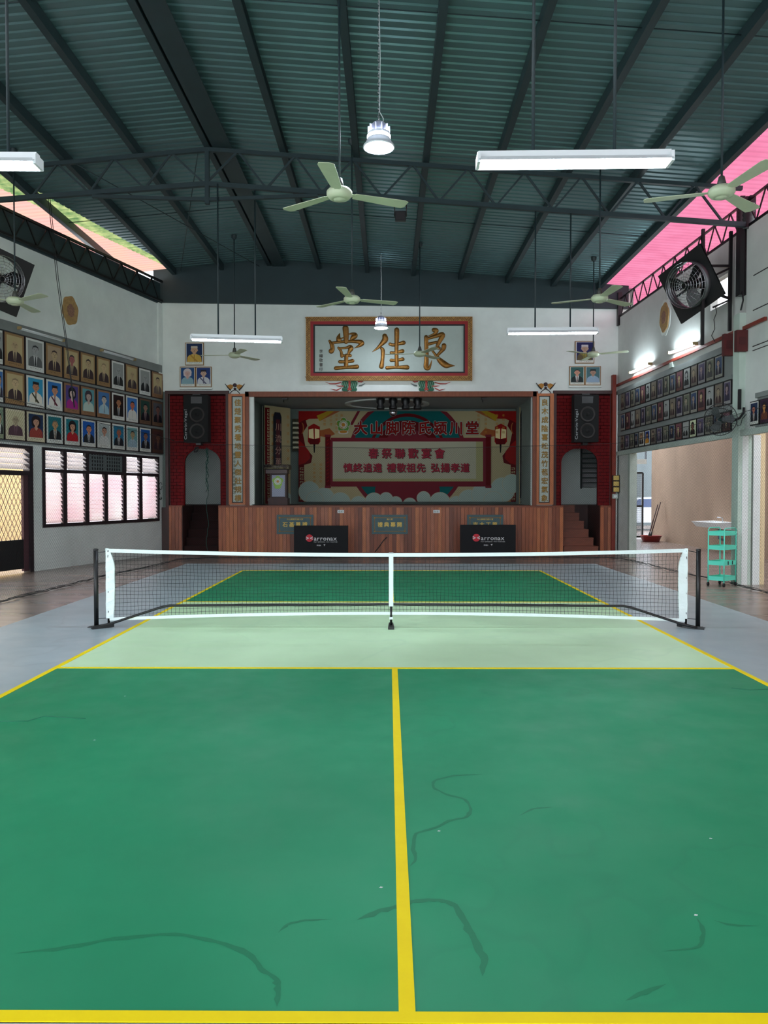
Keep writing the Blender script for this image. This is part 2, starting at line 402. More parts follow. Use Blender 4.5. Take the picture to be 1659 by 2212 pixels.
def purlin(x, y0=-5, y1=19.95, wv=.075, hv=.16, mat='steel'):
    z = roof_z(x); mb = MB()
    mb.box(x-wv/2, x+wv/2, y0, y1, z, z+.008); mb.box(x-wv/2, x+wv/2, y0, y1, z+hv-.008, z+hv)
    mb.box(x+(-wv/2 if x > -3.2 else wv/2-.008), x+(-wv/2+.008 if x > -3.2 else wv/2), y0, y1, z+.008, z+hv-.008)
    mb.box(x-wv/2, x-wv/2+.008, y0, y1, z+.008, z+.03) if x < -3.2 else mb.box(x+wv/2-.008, x+wv/2, y0, y1, z+.008, z+.03)
    return mb.build('purlin', M[mat], ceil)
for x in (-6.72, -5.56, -4.33, -3.12, -1.84, -.6, .58, 1.78, 2.98, 4.15, 5.32): purlin(x, wv=.10)
purlin(7.2)
purlin(-7.9, -5, 13.0)
MB().box(-3.02, -2.70, -5, 19.95, 7.40, 7.412).build('ridge_plate', M['steel'], ceil)
for y in (16.1, 9.3):
    mb = MB(); mb.tube([(-6.7, y, roof_z(-6.7)+.08), (-3.08, y, 7.5), (5.3, y, roof_z(5.3)+.08)], .008, 5); mb.build('sag_rod', M['steel'], ceil)
for a, b in (((165, 355, 13.2), (560, 575, 19.6)), ((427, 333, 13.2), (390, 578, 19.6))):
    p, q = atY(*a[:2], a[2]), atY(*b[:2], b[2]); q.z = min(q.z, roof_z(q.x)-.02)
    MB().tube([p, q], .009, 5).build('brace_cable', M['steel'], ceil)

# ------------------------------------------------------------------ roof truss across the hall
TY = 13.2
tr = thing('roof_truss', (-.5, TY, 6.1), 'dark green steel lattice truss crossing the hall beneath the roof purlins', 'truss')
def tch(pts, r, name):
    mb = MB()
    for a, b in zip(pts[:-1], pts[1:]): mb.beam((a[0], TY, a[1]), (b[0], TY, b[1]), r, r)
    return mb.build(name, M['steel'], tr)
top = lambda x: roof_z(x)-.04
def bot(x): return 6.80-.0775*(x+3.12) if x > -3.12 else 6.80+.073*(x+3.12)
tch([(-8.2, top(-8.2)), (-3.12, top(-3.12)), (5.9, top(5.9))], .065, 'top_chord')
tch([(-8.2, bot(-8.2)), (-3.12, bot(-3.12)), (5.95, bot(5.95))], .075, 'bottom_chord')
tch([(-5.07, bot(-5.07)-.06), (-3.12, 6.54), (-1.25, bot(-1.25)-.05)], .055, 'tie_bar')
MB().beam((-3.12, TY, 7.38), (-3.12, TY, 6.46), .07, .07).build('king_post', M['steel'], tr)
nt_ = [-7.55, -6.6, -5.66, -4.70, -3.72, -2.6, -1.63, -.66, .35, 1.29, 2.24, 3.2, 4.15, 5.1]
nb_ = [-7.05, -6.1, -5.12, -4.18, -3.16, -2.12, -1.18, -.16, .8, 1.76, 2.72, 3.67, 4.62, 5.6]
for i, x in enumerate(nt_):
    for xb_ in ((nb_[i],) if i == 0 else (nb_[i-1], nb_[i])):
        MB().beam((x, TY, top(x)), (xb_, TY, bot(xb_)), .032, .032).build('web_bar', M['steel'], tr)

# left wall head beam: dark boarding with lattice
lb = thing('eave_girder', LP(6, .05, ZL), 'dark lattice eave girder on top of the left wall', 'girder')
mb = MB(); lbox(mb, -.05, 15, .0, .03, ZL-.02, 6.98); mb.build('boarding', M['gable'], lb)
mb = MB(); mb.beam(LP(0, .08, 6.52), LP(15, .08, 6.50), .05, .05); mb.build('bottom_rail', M['black'], lb)
mb = MB(); mb.beam(LP(0, .08, 7.02), LP(15, .08, 6.92), .05, .05); mb.build('top_rail', M['black'], lb)
for k in range(22):
    s0 = .2+k*.62
    MB().beam(LP(s0, .08, 6.52), LP(s0+.31, .08, 7.0), .022, .022).build('lattice_bar', M['black'], lb)
    MB().beam(LP(s0+.31, .08, 7.0), LP(s0+.62, .08, 6.52), .022, .022).build('lattice_bar', M['black'], lb)
# right wall lattice
rb = thing('eave_girder', RP(6, .0, 6.1), 'open black lattice girder above the right wall against pink roofing', 'girder')
rb_t, rb_b = 6.56, 6.12
mb = MB(); mb.beam(RP(.05, -.02, rb_t), RP(15, -.02, rb_t-.02), .035, .035); mb.build('top_rail', M['black'], rb)
mb = MB(); mb.beam(RP(.05, -.02, rb_b), RP(15, -.02, rb_b-.02), .045, .045); mb.build('bottom_rail', M['black'], rb)
for k in range(23):
    s0 = .15+k*.62
    MB().beam(RP(s0, -.02, rb_b), RP(s0+.31, -.02, rb_t), .02, .02).build('lattice_bar', M['black'], rb)
    MB().beam(RP(s0+.31, -.02, rb_t), RP(s0+.62, -.02, rb_b), .02, .02).build('lattice_bar', M['black'], rb)
MB().obox(RP(.06, 0, 6.3), DR*.06, NR*.05, Z_*.42).build('end_post', M['black'], rb)

# ------------------------------------------------------------------ stage
ST = 1.27
PL = [pm('stage plank %d' % i, c, .45, var=.28, scale=5, stretch=(7, 7, .8)) for i, c in enumerate(((160, 88, 52), (134, 70, 42), (182, 108, 64), (116, 60, 38), (164, 98, 68)))]
sf = MB(); sf.box(-6.1, 6.1, 21.2, 23.25, 0, ST)
for a_, b_ in ((-6.1, B(388, 0)[0]), (B(467, 0)[0], B(1222.5, 0)[0]), (B(1302.5, 0)[0], 6.1)): sf.box(a_, b_, 20.1, 21.2, 0, ST)
stage = struct('floor_stage', sf, M['wooddark'])
# pull the stairwells out: the front boarding stands proud
mb = MB(); mb.box(B(467, 0)[0], B(1222, 0)[0], 19.955, 20.3, ST-.05, ST); mb.box(B(357, 0)[0], B(388, 0)[0], 19.955, 20.3, ST-.05, ST)
mb.box(B(1303, 0)[0], B(1327, 0)[0], 19.955, 20.3, ST-.05, ST)
mb.build('nosing', M['wood'], stage)
def planks(x0, x1, wv=.098):
    n = max(1, round((x1-x0)/wv)); wv = (x1-x0)/n; meshes = []
    for k in range(n):
        x = x0+k*wv; d = rnd.uniform(-.004, .004)
        o = MB().box(x+.003, x+wv-.003, 19.96+d, 20.0, .05, ST-.052).build('plank', PL[rnd.choice((0, 0, 1, 1, 2, 3, 4))], stage)
xs0, xs1 = B(467, 0)[0], B(1222, 0)[0]
planks(xs0, xs1); planks(B(357, 0)[0], B(387, 0)[0]); planks(B(1303, 0)[0], B(1327, 0)[0])
MB().box(xs0, xs1, 19.95, 20.01, 0, .06).build('skirting', M['wood'], stage)
for a_, b_ in ((-6.0, B(388, 0)[0]), (B(467, 0)[0], B(1222.5, 0)[0]), (B(1302.5, 0)[0], 6.0)): MB().box(a_, b_, 20.0, 20.1, 0, ST-.05).build('backing', M['wooddark'], stage)

# stage shell
ZC = 4.12
sh = MB(); sh.box(-6.3, 6.3, 23.25, 23.4, 0, 7); sh.box(-6.3, -6.1, 20.02, 23.25, 0, 7); sh.box(6.1, 6.3, 20.2, 23.25, 0, 7); sh.box(-6.15, B(360, 0)[0]+.02, 20.06, 20.18, 0, zh); sh.box(B(1325, 0)[0]-.02, 6.1, 20.06, 20.18, 0, zh); struct('wall_stage_back', sh, M['greywall'])
struct('ceiling_passage', MB().box(-6.3, 6.3, 20.18, 23.3, 4.9, 5), M['greywall'])
sh = MB(); sh.box(-6.1, 6.1, 20.1, 23.2, ZC, ZC+.1)
sc = struct('ceiling_stage', sh, pm('stage ceiling', (150, 156, 158), .7, var=.06))
sh.v and MB().lathe([(1.2, 0), (1.2, -.03), (1.05, -.03), (1.05, 0)], (-.1, 21.9, ZC), 40).build('ceiling_ring', M['whiteR'], sc)
for x in (x_po-.12, x_pi+.02):
    struct('wall_stage_side', MB().box(x, x+.1, 20.1, 23.1, 1.2, ZC), M['greywall'])

# timber frames round the three openings
fr = MB()
zO = B(0, 857)[1]
fr.box(B(527, 0)[0], B(1165, 0)[0], 19.93, 20.12, B(0, 858)[1], B(0, 847)[1])
fr.box(B(527, 0)[0], B(535, 0)[0], 19.93, 20.12, ST, B(0, 847)[1]); fr.box(B(1154, 0)[0], B(1162, 0)[0], 19.93, 20.12, ST, B(0, 847)[1])
struct('trim_3', fr, M['wood'])
struct('trim_4', MB().box(B(535, 0)[0], B(545, 0)[0], 20.0, 20.1, ST+.03, B(0, 858)[1]), M['white'])
fr = MB()
for a, b in ((352, 491), (1199, 1334)):
    x0, x1 = B(a, 0)[0], B(b, 0)[0]
    fr.box(x0, x1, 19.95, 20.05, B(0, 852)[1], B(0, 845)[1]); fr.box(x0, x0+.08, 19.95, 20.05, 0 if a < 400 else ST, B(0, 852)[1])
    fr.box(x1-.08, x1, 19.95, 20.05, ST if a < 400 else 0, B(0, 852)[1])
struct('trim_5', fr, M['wooddark'])
struct('trim_6', MB().box(B(1326, 0)[0], B(1334, 0)[0], 19.88, 20.05, 0, B(0, 812)[1]), M['orange'])

def arch_bay(name, pa, pb, ax0, ax1):
    """painted brick bay with a round-topped doorway; each brick its own piece"""
    x0, x1 = B(pa, 0)[0], B(pb, 0)[0]; z0, z1 = ST, B(0, 852)[1]
    a0, a1 = B(ax0, 0)[0], B(ax1, 0)[0]; zt_ = B(0, 967)[1]; zs = B(0, 1000)[1]; cx = (a0+a1)/2; rx = (a1-a0)/2; rz = zt_-zs
    n = 20; arc = [(cx+rx*math.cos(math.pi-math.pi*k/n), zs+rz*math.sin(math.pi*k/n)) for k in range(n+1)]
    mb = MB(); o = (0, 20.04, 0)
    mb.poly([(x0, z0), (a0, z0)]+[(a0, zs)]+[(x0, zs)], o, X_, Z_, Y_, .12)
    mb.poly([(a1, z0), (x1, z0), (x1, zs), (a1, zs)], o, X_, Z_, Y_, .12)
    for i in range(n):
        (p, q), (r, s_) = arc[i], arc[i+1]
        mb.poly([(p, q), (r, s_), (r, z1), (p, z1)], o, X_, Z_, Y_, .12)
    mb.poly([(x0, zs), (a0, zs), (a0, z1), (x0, z1)], o, X_, Z_, Y_, .12); mb.poly([(a1, zs), (x1, zs), (x1, z1), (a1, z1)], o, X_, Z_, Y_, .12)
    wal = struct(name, mb, M['mortar'])
    bwid, bh = .175, .086; me = None; cnt = 0; z = z0; r = 0
    ho = MB(); ho.box(-bwid/2+.006, bwid/2-.006, -.012, 0, .006, bh-.006)
    base = None
    while z+bh <= z1+.01:
        x = x0-(bwid/2 if r % 2 else 0)
        while x < x1:
            l, rr = max(x, x0), min(x+bwid, x1); c = (l+rr)/2; full = rr-l > bwid*.98
            inside = lambda X, Z: abs(X-cx) < rx and (Z < zs or ((X-cx)/rx)**2+((Z-zs)/rz)**2 < 1)
            if rr-l > .04:
                if inside(l+.01, z+bh/2) and inside(rr-.01, z+bh/2): pass
                else:
                    if inside(l+.01, z+bh/2) or inside(rr-.01, z+bh/2):
                        # trim at the opening
                        while inside(l+.01, z+bh/2): l += .01
                        while inside(rr-.01, z+bh/2): rr -= .01
                    if rr-l > .03:
                        MBk = MB().box(l+.006, rr-.006, 20.028+rnd.uniform(0, .004), 20.041, z+.006, z+bh-.006)
                        if cnt < 298: MBk.build('brick', M['brick'], wal)
                        cnt += 1
            x += bwid
        z += bh; r += 1
    # rounded edge trim of the doorway
    pts_ = [(a0, z0)]+arc+[(a1, z0)]
    MB().tube([(p, 20.04, q) for p, q in pts_], .018, 6).build('arch_edge', M['brick'], wal)
    return wal
arch_bay('wall_brick_left', 360, 484, 391, 472)
arch_bay('wall_brick_right', 1207, 1325, 1217, 1299)
# pale walls seen through the two doorways
struct('wall_passage_left', MB().box(-6.0, -3.7, 22.4, 22.5, ST, ZC), M['white'])
wp = MB(); wp.box(3.9, 5.45, 22.1, 22.2, ST, ZC); wp.box(5.45, 6.1, 22.1, 22.2, ST, 1.75); wp.box(5.45, 6.1, 22.1, 22.2, 3.0, ZC)
struct('wall_passage_right', wp, M['white'])
wn = thing('window_2', (5.5, 22.1, 1.7), None, None, kind='structure')
MB().box(5.42, 5.47, 22.07, 22.2, 1.72, 3.0).build('window_frame', M['black'], wn)
for k in range(9): MB().obox((5.78, 22.13, 1.82+k*.14), (.3, 0, 0), (0, .05, .05), (0, -.004, .004)).build('louvre', M['frosted'], wn)

# stairs up to the stage, right and left
def stairs(x0, x1, label, mat, flip):
    stt = thing('stage_stairs', ((x0+x1)/2, 20.0, 0), label, 'stairs', 'stairs to the stage')
    n = 6; h = ST/n
    for k in range(n):
        y = 20.0+k*.2
        wdt = (x1-x0)-.0
        mb = MB(); xx1 = x1-(.075*k if flip else 0); mb.box(x0, xx1, y+.02, 21.19, h*k, h*(k+1)-.03)
        mb.build('riser', mat, stt)
        MB().box(x0, xx1, y, 21.19, h*(k+1)-.03, h*(k+1)).build('tread', mat, stt)
    return stt
stairs(B(1223, 0)[0]+.02, B(1302, 0)[0]-.02, 'brown wooden stairs under the right brick archway, lit reddish', M['step'], True)
stairs(B(389, 0)[0]+.02, B(466, 0)[0]-.02, 'dark wooden stairs in shade under the left brick archway', pm('shaded stair wood', (40, 16, 14), .85, var=.2, spec=.2), False)  # shade under the arch is put into the darker wood colour

# ------------------------------------------------------------------ big sign board
sx0, sz1 = B(661, 685, 19.95); sx1, sz0 = B(1020, 822, 19.95)
sg = thing('hall_sign', ((sx0+sx1)/2, 19.98, sz0), 'wide framed hall name sign with three gilded characters and gold and red border', 'sign')
def ring(mb, x0, x1, z0, z1, t_, y0, y1):
    mb.box(x0, x1, y0, y1, z1-t_, z1); mb.box(x0, x1, y0, y1, z0, z0+t_); mb.box(x0, x0+t_, y0, y1, z0+t_, z1-t_); mb.box(x1-t_, x1, y0, y1, z0+t_, z1-t_)
mb = MB(); ring(mb, sx0, sx1, sz0, sz1, .115, 19.91, 20.02); mb.build('gold_border', M['goldp'], sg)
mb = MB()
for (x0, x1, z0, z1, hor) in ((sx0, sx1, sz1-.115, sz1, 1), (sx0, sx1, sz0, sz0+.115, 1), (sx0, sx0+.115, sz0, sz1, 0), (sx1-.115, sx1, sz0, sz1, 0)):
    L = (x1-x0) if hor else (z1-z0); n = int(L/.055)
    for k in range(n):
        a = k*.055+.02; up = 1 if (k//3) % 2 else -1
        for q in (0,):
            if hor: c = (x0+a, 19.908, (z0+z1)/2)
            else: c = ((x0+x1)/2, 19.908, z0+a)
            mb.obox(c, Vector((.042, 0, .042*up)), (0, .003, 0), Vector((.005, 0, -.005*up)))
mb.build('carved_fret', pm('fret brown', (112, 76, 34), .7), sg)['kind'] = 'stuff'  # fret bars in a darker brown than the gold border
i = .115
mb = MB(); ring(mb, sx0+i, sx1-i, sz0+i, sz1-i, .075, 19.925, 20.02); mb.build('red_border', M['red'], sg)
i = .19
mb = MB(); ring(mb, sx0+i, sx1-i, sz0+i, sz1-i, .035, 19.93, 20.02); mb.build('black_border', M['blk'], sg)
MB().box(sx0+.2, sx1-.2, 19.96, 20.02, sz0+.2, sz1-.2).build('sign_panel', M['plate'], sg)
CH = {700: [[(770, 150, 110), (790, 400, 100), (790, 640, 80)], [(560, 350, 20), (520, 480, 75), (530, 560, 95)], [(580, 540, 30), (700, 480, 20)], [(900, 360, 22), (1020, 350, 50), (1120, 400, 90), (1040, 480, 90), (950, 570, 30)],
  [(200, 610, 45), (280, 740, 75), (300, 900, 80), (260, 970, 95)], [(270, 680, 50), (600, 640, 50), (1000, 620, 55), (1290, 640, 80), (1350, 700, 90), (1240, 790, 50), (1080, 870, 8)],
  [(520, 850, 45), (610, 980, 50), (640, 1150, 60)], [(540, 870, 40), (800, 850, 45), (930, 800, 60), (960, 880, 95), (900, 1000, 60), (870, 1080, 40)], [(640, 1130, 50), (800, 1130, 50), (940, 1130, 60)],
  [(570, 1350, 65), (800, 1350, 55), (1020, 1320, 70)], [(800, 1130, 70), (790, 1500, 80)], [(430, 1580, 75), (800, 1550, 60), (1180, 1530, 80)]],
 795: [[(600, 430, 90), (610, 560, 110), (480, 720, 75), (330, 870, 45), (150, 1000, 8)], [(470, 860, 50), (530, 950, 75), (520, 1250, 65), (480, 1520, 90)], [(1030, 210, 90), (1030, 500, 85), (1020, 900, 70), (1030, 1500, 75)],
  [(790, 720, 60), (900, 750, 60), (1050, 720, 50), (1270, 670, 80)], [(830, 1030, 55), (1000, 1020, 45), (1230, 970, 75)], [(830, 1300, 60), (1000, 1300, 50), (1240, 1260, 70)], [(680, 1570, 65), (1000, 1550, 55), (1400, 1550, 85)]],
 900: [[(620, 210, 80), (700, 240, 90), (640, 350, 50), (420, 430, 15)], [(340, 470, 75), (350, 900, 75), (350, 1300, 80), (340, 1550, 90), (430, 1590, 60), (500, 1450, 35), (545, 1290, 8)],
  [(400, 520, 45), (650, 450, 60), (900, 370, 85), (920, 440, 90), (820, 620, 75), (740, 780, 60)], [(430, 720, 55), (700, 650, 50)], [(430, 930, 55), (600, 870, 45), (800, 860, 60)],
  [(980, 770, 85), (960, 880, 80), (850, 1010, 60), (740, 1130, 50)], [(560, 950, 40), (700, 1130, 50), (860, 1330, 100), (1050, 1470, 110), (1200, 1490, 60), (1370, 1495, 8)]]}
def brush(mb, st, ox, oy, sc_, Y):
    """one raised brush stroke: smooth centre line, rounded section"""
    pts = []
    N = len(st)
    for i in range(N-1):
        p0, p1, p2, p3 = st[max(i-1, 0)], st[i], st[i+1], st[min(i+2, N-1)]
        for k in range(5):
            t_ = k/5; pts.append([.5*((2*p1[j])+(-p0[j]+p2[j])*t_+(2*p0[j]-5*p1[j]+4*p2[j]-p3[j])*t_*t_+(-p0[j]+3*p1[j]-3*p2[j]+p3[j])*t_**3) for j in range(3)])
    pts.append(list(st[-1]))
    # round caps
    def cap(a, b, w_):
        d = math.hypot(a[0]-b[0], a[1]-b[1]) or 1; u = ((a[0]-b[0])/d, (a[1]-b[1])/d)
        return [[a[0]+u[0]*w_*q, a[1]+u[1]*w_*q, w_*math.sqrt(max(0, 1-q*q))+1] for q in (.98, .8, .45)]
    pts = cap(pts[0], pts[1], pts[0][2])+pts+list(reversed(cap(pts[-1], pts[-2], pts[-1][2])))
    vs = []; m = 7
    for i, (x, y, w_) in enumerate(pts):
        a, b = pts[max(i-1, 0)], pts[min(i+1, len(pts)-1)]; dx, dy = b[0]-a[0], b[1]-a[1]; d = math.hypot(dx, dy) or 1; nx, ny = -dy/d, dx/d
        for k in range(m):
            th = math.pi*k/(m-1); u = math.cos(th)*w_; hgt = math.sin(th)*min(w_, 95)*.55
            X, Z = B(ox+(x+nx*u)/sc_, oy+(y+ny*u)/sc_, Y); vs.append((X, Y-.004-hgt/sc_/83, Z))
    mb.add(vs, [(i*m+k, i*m+k+1, (i+1)*m+k+1, (i+1)*m+k) for i in range(len(pts)-1) for k in range(m-1)], 0, True)
for ox, sts in CH.items():
    mb = MB()
    for st in sts: brush(mb, st, ox, 700, 16.59, 19.96)
    mb.build('gilded_character', M['gold'], sg)
mb = MB(); x, z = B(693.5, 762, 19.955); mb.text('李鐘敬書印', (x, 19.955, z), X_, Z_, .10, 0, .01, True, .115); mb.build('signature', M['frame'], sg)

# painted leaf and ribbon ornaments under the sign
gpaint = pm('green leaf paint', (22, 92, 66), .6, var=.3, scale=25); rpaint = pm('red ribbon paint', (176, 60, 50), .6); bpaint = pm('grey tassel paint', (96, 108, 108), .7)
def leafball(cx_, mir, lab):
    o = thing('painted_ornament', (B(cx_, 0)[0], 20.0, B(0, 845)[1]), lab, 'ornament', 'knot ornaments under the sign')
    mb = MB()
    for dx, dy, rx, ry in ((-9, -3.5, 8.5, 8), (9, -3.5, 8.5, 8), (-8.5, 8, 8, 6), (8.5, 8, 8, 6)):
        P = [B(cx_+dx+rx*math.cos(t_*.524), 833+dy+ry*math.sin(t_*.524), 20.0) for t_ in range(12)]
        mb.poly(P, (0, 20.012, 0), X_, Z_, -Y_, .012)
    mb.build('leaf', gpaint, o)
    mb = MB()
    for dx in (-16, -12, -8, -4, 4, 8, 12, 16):
        a, b = B(cx_+dx-2, 839, 19.99), B(cx_+dx+2, 825, 19.99); mb.beam((a[0], 19.997, a[1]), (b[0], 19.997, b[1]), .006, .008)
    mb.build('leaf_vein', pm('leaf vein', (150, 190, 160), .6), o)
    P = [B(cx_-2.5, 820, 19.99), B(cx_+2.5, 820, 19.99), B(cx_+2, 836, 19.99), B(cx_+5, 843, 19.99), B(cx_-5, 843, 19.99), B(cx_-2, 836, 19.99)]
    MB().poly(P, (0, 20.0, 0), X_, Z_, -Y_, .006).build('knot', rpaint, o)
    for pts_, w_, m_ in (([(-18, 826), (-30, 829), (-42, 829), (-52, 825)], .012, rpaint), ([(-12, 834), (-22, 834), (-29, 833)], .012, rpaint), ([(-18, 838), (-28, 843), (-41, 840)], .012, rpaint),
                     ([(18, 824), (26, 825), (30, 823)], .014, rpaint), ([(20, 833), (26, 832), (34, 828)], .016, bpaint)):
        q = [B(cx_+mir*dx, y, 19.99) for dx, y in pts_]
        MB().tube([(a, 20.0, b) for a, b in q], [w_, w_*1.3]+[w_]*(len(q)-3)+[w_*.3] if len(q) > 3 else [w_, w_*1.2, w_*.3], 6).build('ribbon', m_, o)
leafball(755, 1, 'green painted knot ornament with red ribbons trailing left beneath the sign')
leafball(921, -1, 'green painted knot ornament with red ribbons trailing right beneath the sign')

# ------------------------------------------------------------------ couplet pillars
def couplet(pl, pr, il, ir, txt, lab, small):
    x0, x1 = B(pl, 0)[0], B(pr, 0)[0]; z1 = B(0, 852)[1]
    o = thing('couplet_board', ((x0+x1)/2, 19.95, ST), lab, 'couplet board', 'couplet boards beside the stage')
    a0, a1 = B(il, 0)[0], B(ir, 0)[0]; p0, p1 = B(0, 1086)[1], B(0, 857)[1]
    mb = MB(); mb.box(x0, a0, 19.90, 20.02, ST+.02, z1); mb.box(a1, x1, 19.90, 20.02, ST+.02, z1); mb.box(a0, a1, 19.90, 20.02, p1, z1); mb.box(a0, a1, 19.90, 20.02, ST+.02, p0)
    mb.build('wood_frame', M['wood2'], o)
    MB().box(a0-.004, a1+.004, 19.94, 20.02, p0-.004, p1+.004).build('inner_edge', M['blk'], o)
    MB().box(a0+.022, a1-.022, 19.93, 20.02, p0+.022, p1-.022).build('panel', M['plate'], o)
    st_ = (p1-p0-.06)/12; mb = MB()
    mb.text(txt, ((a0+a1)/2+.01, 19.925, p1-.05-st_*.80), X_, Z_, st_*.80, 0, .02, True, st_)
    mb.build('lettering', pm('carved gold letter', (150, 112, 34), .45, metal=.3, var=.3, scale=30), o)
    mb = MB(); mb.text(txt, ((a0+a1)/2+.016, 19.927, p1-.05-st_*.80-.006), X_, Z_, st_*.80, 0, .02, True, st_); mb.build('letter_edge', pm('letter edge green', (46, 66, 36), .6), o)
    if small:
        mb = MB(); mb.text('歲次辛丑年陳氏宗親敬立', (a0+.06, 19.925, B(0, 984)[1]), X_, Z_, .075, 0, .01, True, .098); mb.build('small_lettering', pm('letter edge green', (46, 66, 36)), o)
    return o
couplet(491, 527, 498, 522, '佳楚聚秀看地靈人傑壯規模', 'tall wooden couplet board beside the left brick bay, with a second small text column', True)
couplet(1162, 1199, 1167, 1191, '良木成陰喜松茂竹苞宏氣象', 'tall wooden couplet board beside the right brick bay with gilded characters', False)

# bat and coin ornaments above the couplets
def bat(cx_, cy_, lab):
    o = thing('bat_ornament', (B(cx_, 0)[0], 20.0, B(0, cy_+14)[1]), lab, 'ornament', 'winged ornaments over the couplet boards')
    P = lambda x, y: B(cx_+x, cy_+y, 19.99)
    for m_ in (-1, 1):
        w_ = [P(m_*3, -6), P(m_*10, -8), P(m_*17, -5), P(m_*13, 0), P(m_*9, 4), P(m_*5, 0)]
        MB().poly(w_, (0, 20.015, 0), X_, Z_, -Y_, .02).build('wing', pm('ochre wing', (178, 122, 40), .6, var=.25, scale=20), o)
        q = [P(m_*21, -9), P(m_*15, -1), P(m_*9, 5)]; MB().tube([(a, 19.995, b) for a, b in q], [.008, .014, .018], 6).build('wing_rib', M['blk'], o)
        q = [P(0, 4), P(m_*6, 7), P(m_*10, 11), P(m_*11, 14)]; MB().tube([(a, 19.995, b) for a, b in q], .010, 6).build('cord', M['blk'], o)
    a, b = P(0, -6); MB().lathe([(0, -.03), (.035, -.026), (.05, -.01), (.052, .02)], (a, 20.0, b), 14, axis='Y').build('head', pm('dark plum', (56, 38, 48), .5), o)
    a, b = P(0, 2); MB().lathe([(0, -.025), (.03, -.02), (.035, .02)], (a, 20.0, b), 10, axis='Y').build('body', pm('dark plum', (56, 38, 48), .5), o)
bat(507, 838, 'ochre winged bat ornament above the left couplet board')
bat(1179, 836, 'ochre winged bat ornament above the right couplet board')

# ------------------------------------------------------------------ loudspeakers
def loudspeaker(px0, px1, lab):
    x0, x1 = B(px0, 0, 19.75)[0], B(px1, 0, 19.75)[0]; z0, z1 = B(0, 955, 19.6)[1], B(0, 853, 19.6)[1]; cx = (x0+x1)/2
    o = thing('loudspeaker', (cx, 19.7, z0), lab, 'loudspeaker', 'loudspeakers on the brick bays')
    MB().box(x0, x1, 19.62, 19.93, z0, z1).build('cabinet', M['speaker'], o)
    for zz in (z0+.28, z0+.70):
        wf = MB().lathe([(.20, .0), (.195, -.012), (.175, -.012), (.11, .03), (.07, .035)], (cx+.03, 19.615, zz), 24, axis='Y').build('woofer', M['cone'], o)
        MB().lathe([(.07, .02), (.05, -.002), (0, -.012)], (cx+.03, 19.615, zz), 16, axis='Y').build('dust_cap', M['speaker'], wf)
    MB().box(cx-.12, cx+.16, 19.612, 19.62, z0+.98, z0+1.15).build('horn', M['black'], o)
    mb = MB(); mb.text('Cerwin-Vega!', (x0+.085, 19.612, z0+.06), Z_, -X_, .095, 0, .01, wid=1.35); mb.build('logo', pm('speaker logo', (150, 156, 156), .5), o)
    MB().box(cx-.1, cx+.1, 19.70, 20.04, z1, z1+.035).build('bracket', M['black'], o)
    MB().box(cx-.04, cx+.08, 19.8, 20.04, z0-.06, z0).build('lower_bracket', M['black'], o)
loudspeaker(394, 447, 'black two-woofer loudspeaker on the left brick bay above the archway')
loudspeaker(1243, 1296, 'black two-woofer loudspeaker on the right brick bay above the archway')
tg = thing('hanging_cable', (B(447, 0)[0], 19.8, .2), 'tangled green cable hanging in front of the left brick archway', 'cable')
mb = MB(); r2 = random.Random(3)
for k in range(3):
    q = [(B(446+2.5*math.sin(j*.8+k*2)+r2.uniform(-1, 1), 0)[0], 19.8+r2.uniform(-.02, .02), B(0, 968+j*(95 if k else 222)/24)[1]) for j in range(25)]
    mb.tube(q, .008, 5)
mb.build('strand', M['green'], tg)
mb = MB(); c = B(428, 972)
for k in range(5):
    mb.tube([(c[0]+.05*(1+.3*k/5)*math.cos(j*.6+k), 19.8+.004*k, c[1]+.07*math.sin(j*.6+k*1.3)) for j in range(11)], .006, 4)
mb.build('coil', M['cable'], tg)

# ------------------------------------------------------------------ stage backdrop banner (flat print)
YB = 23.02
def bp(px, py, Y=YB): return B(px, py, Y)
bx0, bz1 = bp(645, 888); bx1, bz0 = bp(1115, 1084)
cA = dict(cream=(168, 156, 120), teal=(14, 92, 92), wine=(112, 36, 46), dred=(92, 16, 20), bred=(140, 24, 22), yel=(160, 130, 34), gold2=(176, 122, 50), cloud=(158, 176, 166),
          paper=(172, 170, 148), paper2=(158, 156, 112), blackp=(22, 18, 20), glow=(232, 214, 160), grn=(90, 140, 60), txt=(158, 44, 62), shadow=(70, 52, 46), white=(196, 190, 180), cream2=(168, 124, 76), orng=(150, 84, 46))
names = list(cA); PM = [pm('print '+k, v, .7, spec=.08) for k, v in cA.items()]; ix = {k: i for i, k in enumerate(names)}
bn = thing('stage_backdrop', ((bx0+bx1)/2, YB, ST+.02), 'wide printed festival backdrop with lanterns, clouds and a paper scroll at the rear of the stage', 'banner')
lay = [0]
def L(mb, pts, key, raw=False):
    lay[0] += 1; y = YB-.0004*lay[0]
    P = pts if raw else [bp(*p) for p in pts]
    mb.poly(P, (0, y, 0), X_, Z_, mi=ix[key]); return y
def disc(px, py, r, n=28, ry=None, a0=0, a1=360): return [(px+r*math.cos(math.radians(a0+(a1-a0)*k/n)), py+(ry or r)*math.sin(math.radians(a0+(a1-a0)*k/n))) for k in range(n+(0 if a1-a0 == 360 else 1))]
def clipd(pts): return [(min(max(x, 645), 1115), min(max(y, 888), 1084)) for x, y in pts]
MB().box(bx0, bx1, YB, YB+.03, bz0, bz1).build('banner_sheet', PM[ix['cream']], bn)
mb = MB()
L(mb, clipd([(645, 888), (760, 888), (745, 905), (700, 940), (680, 960), (668, 1010), (645, 1030)]), 'cream')
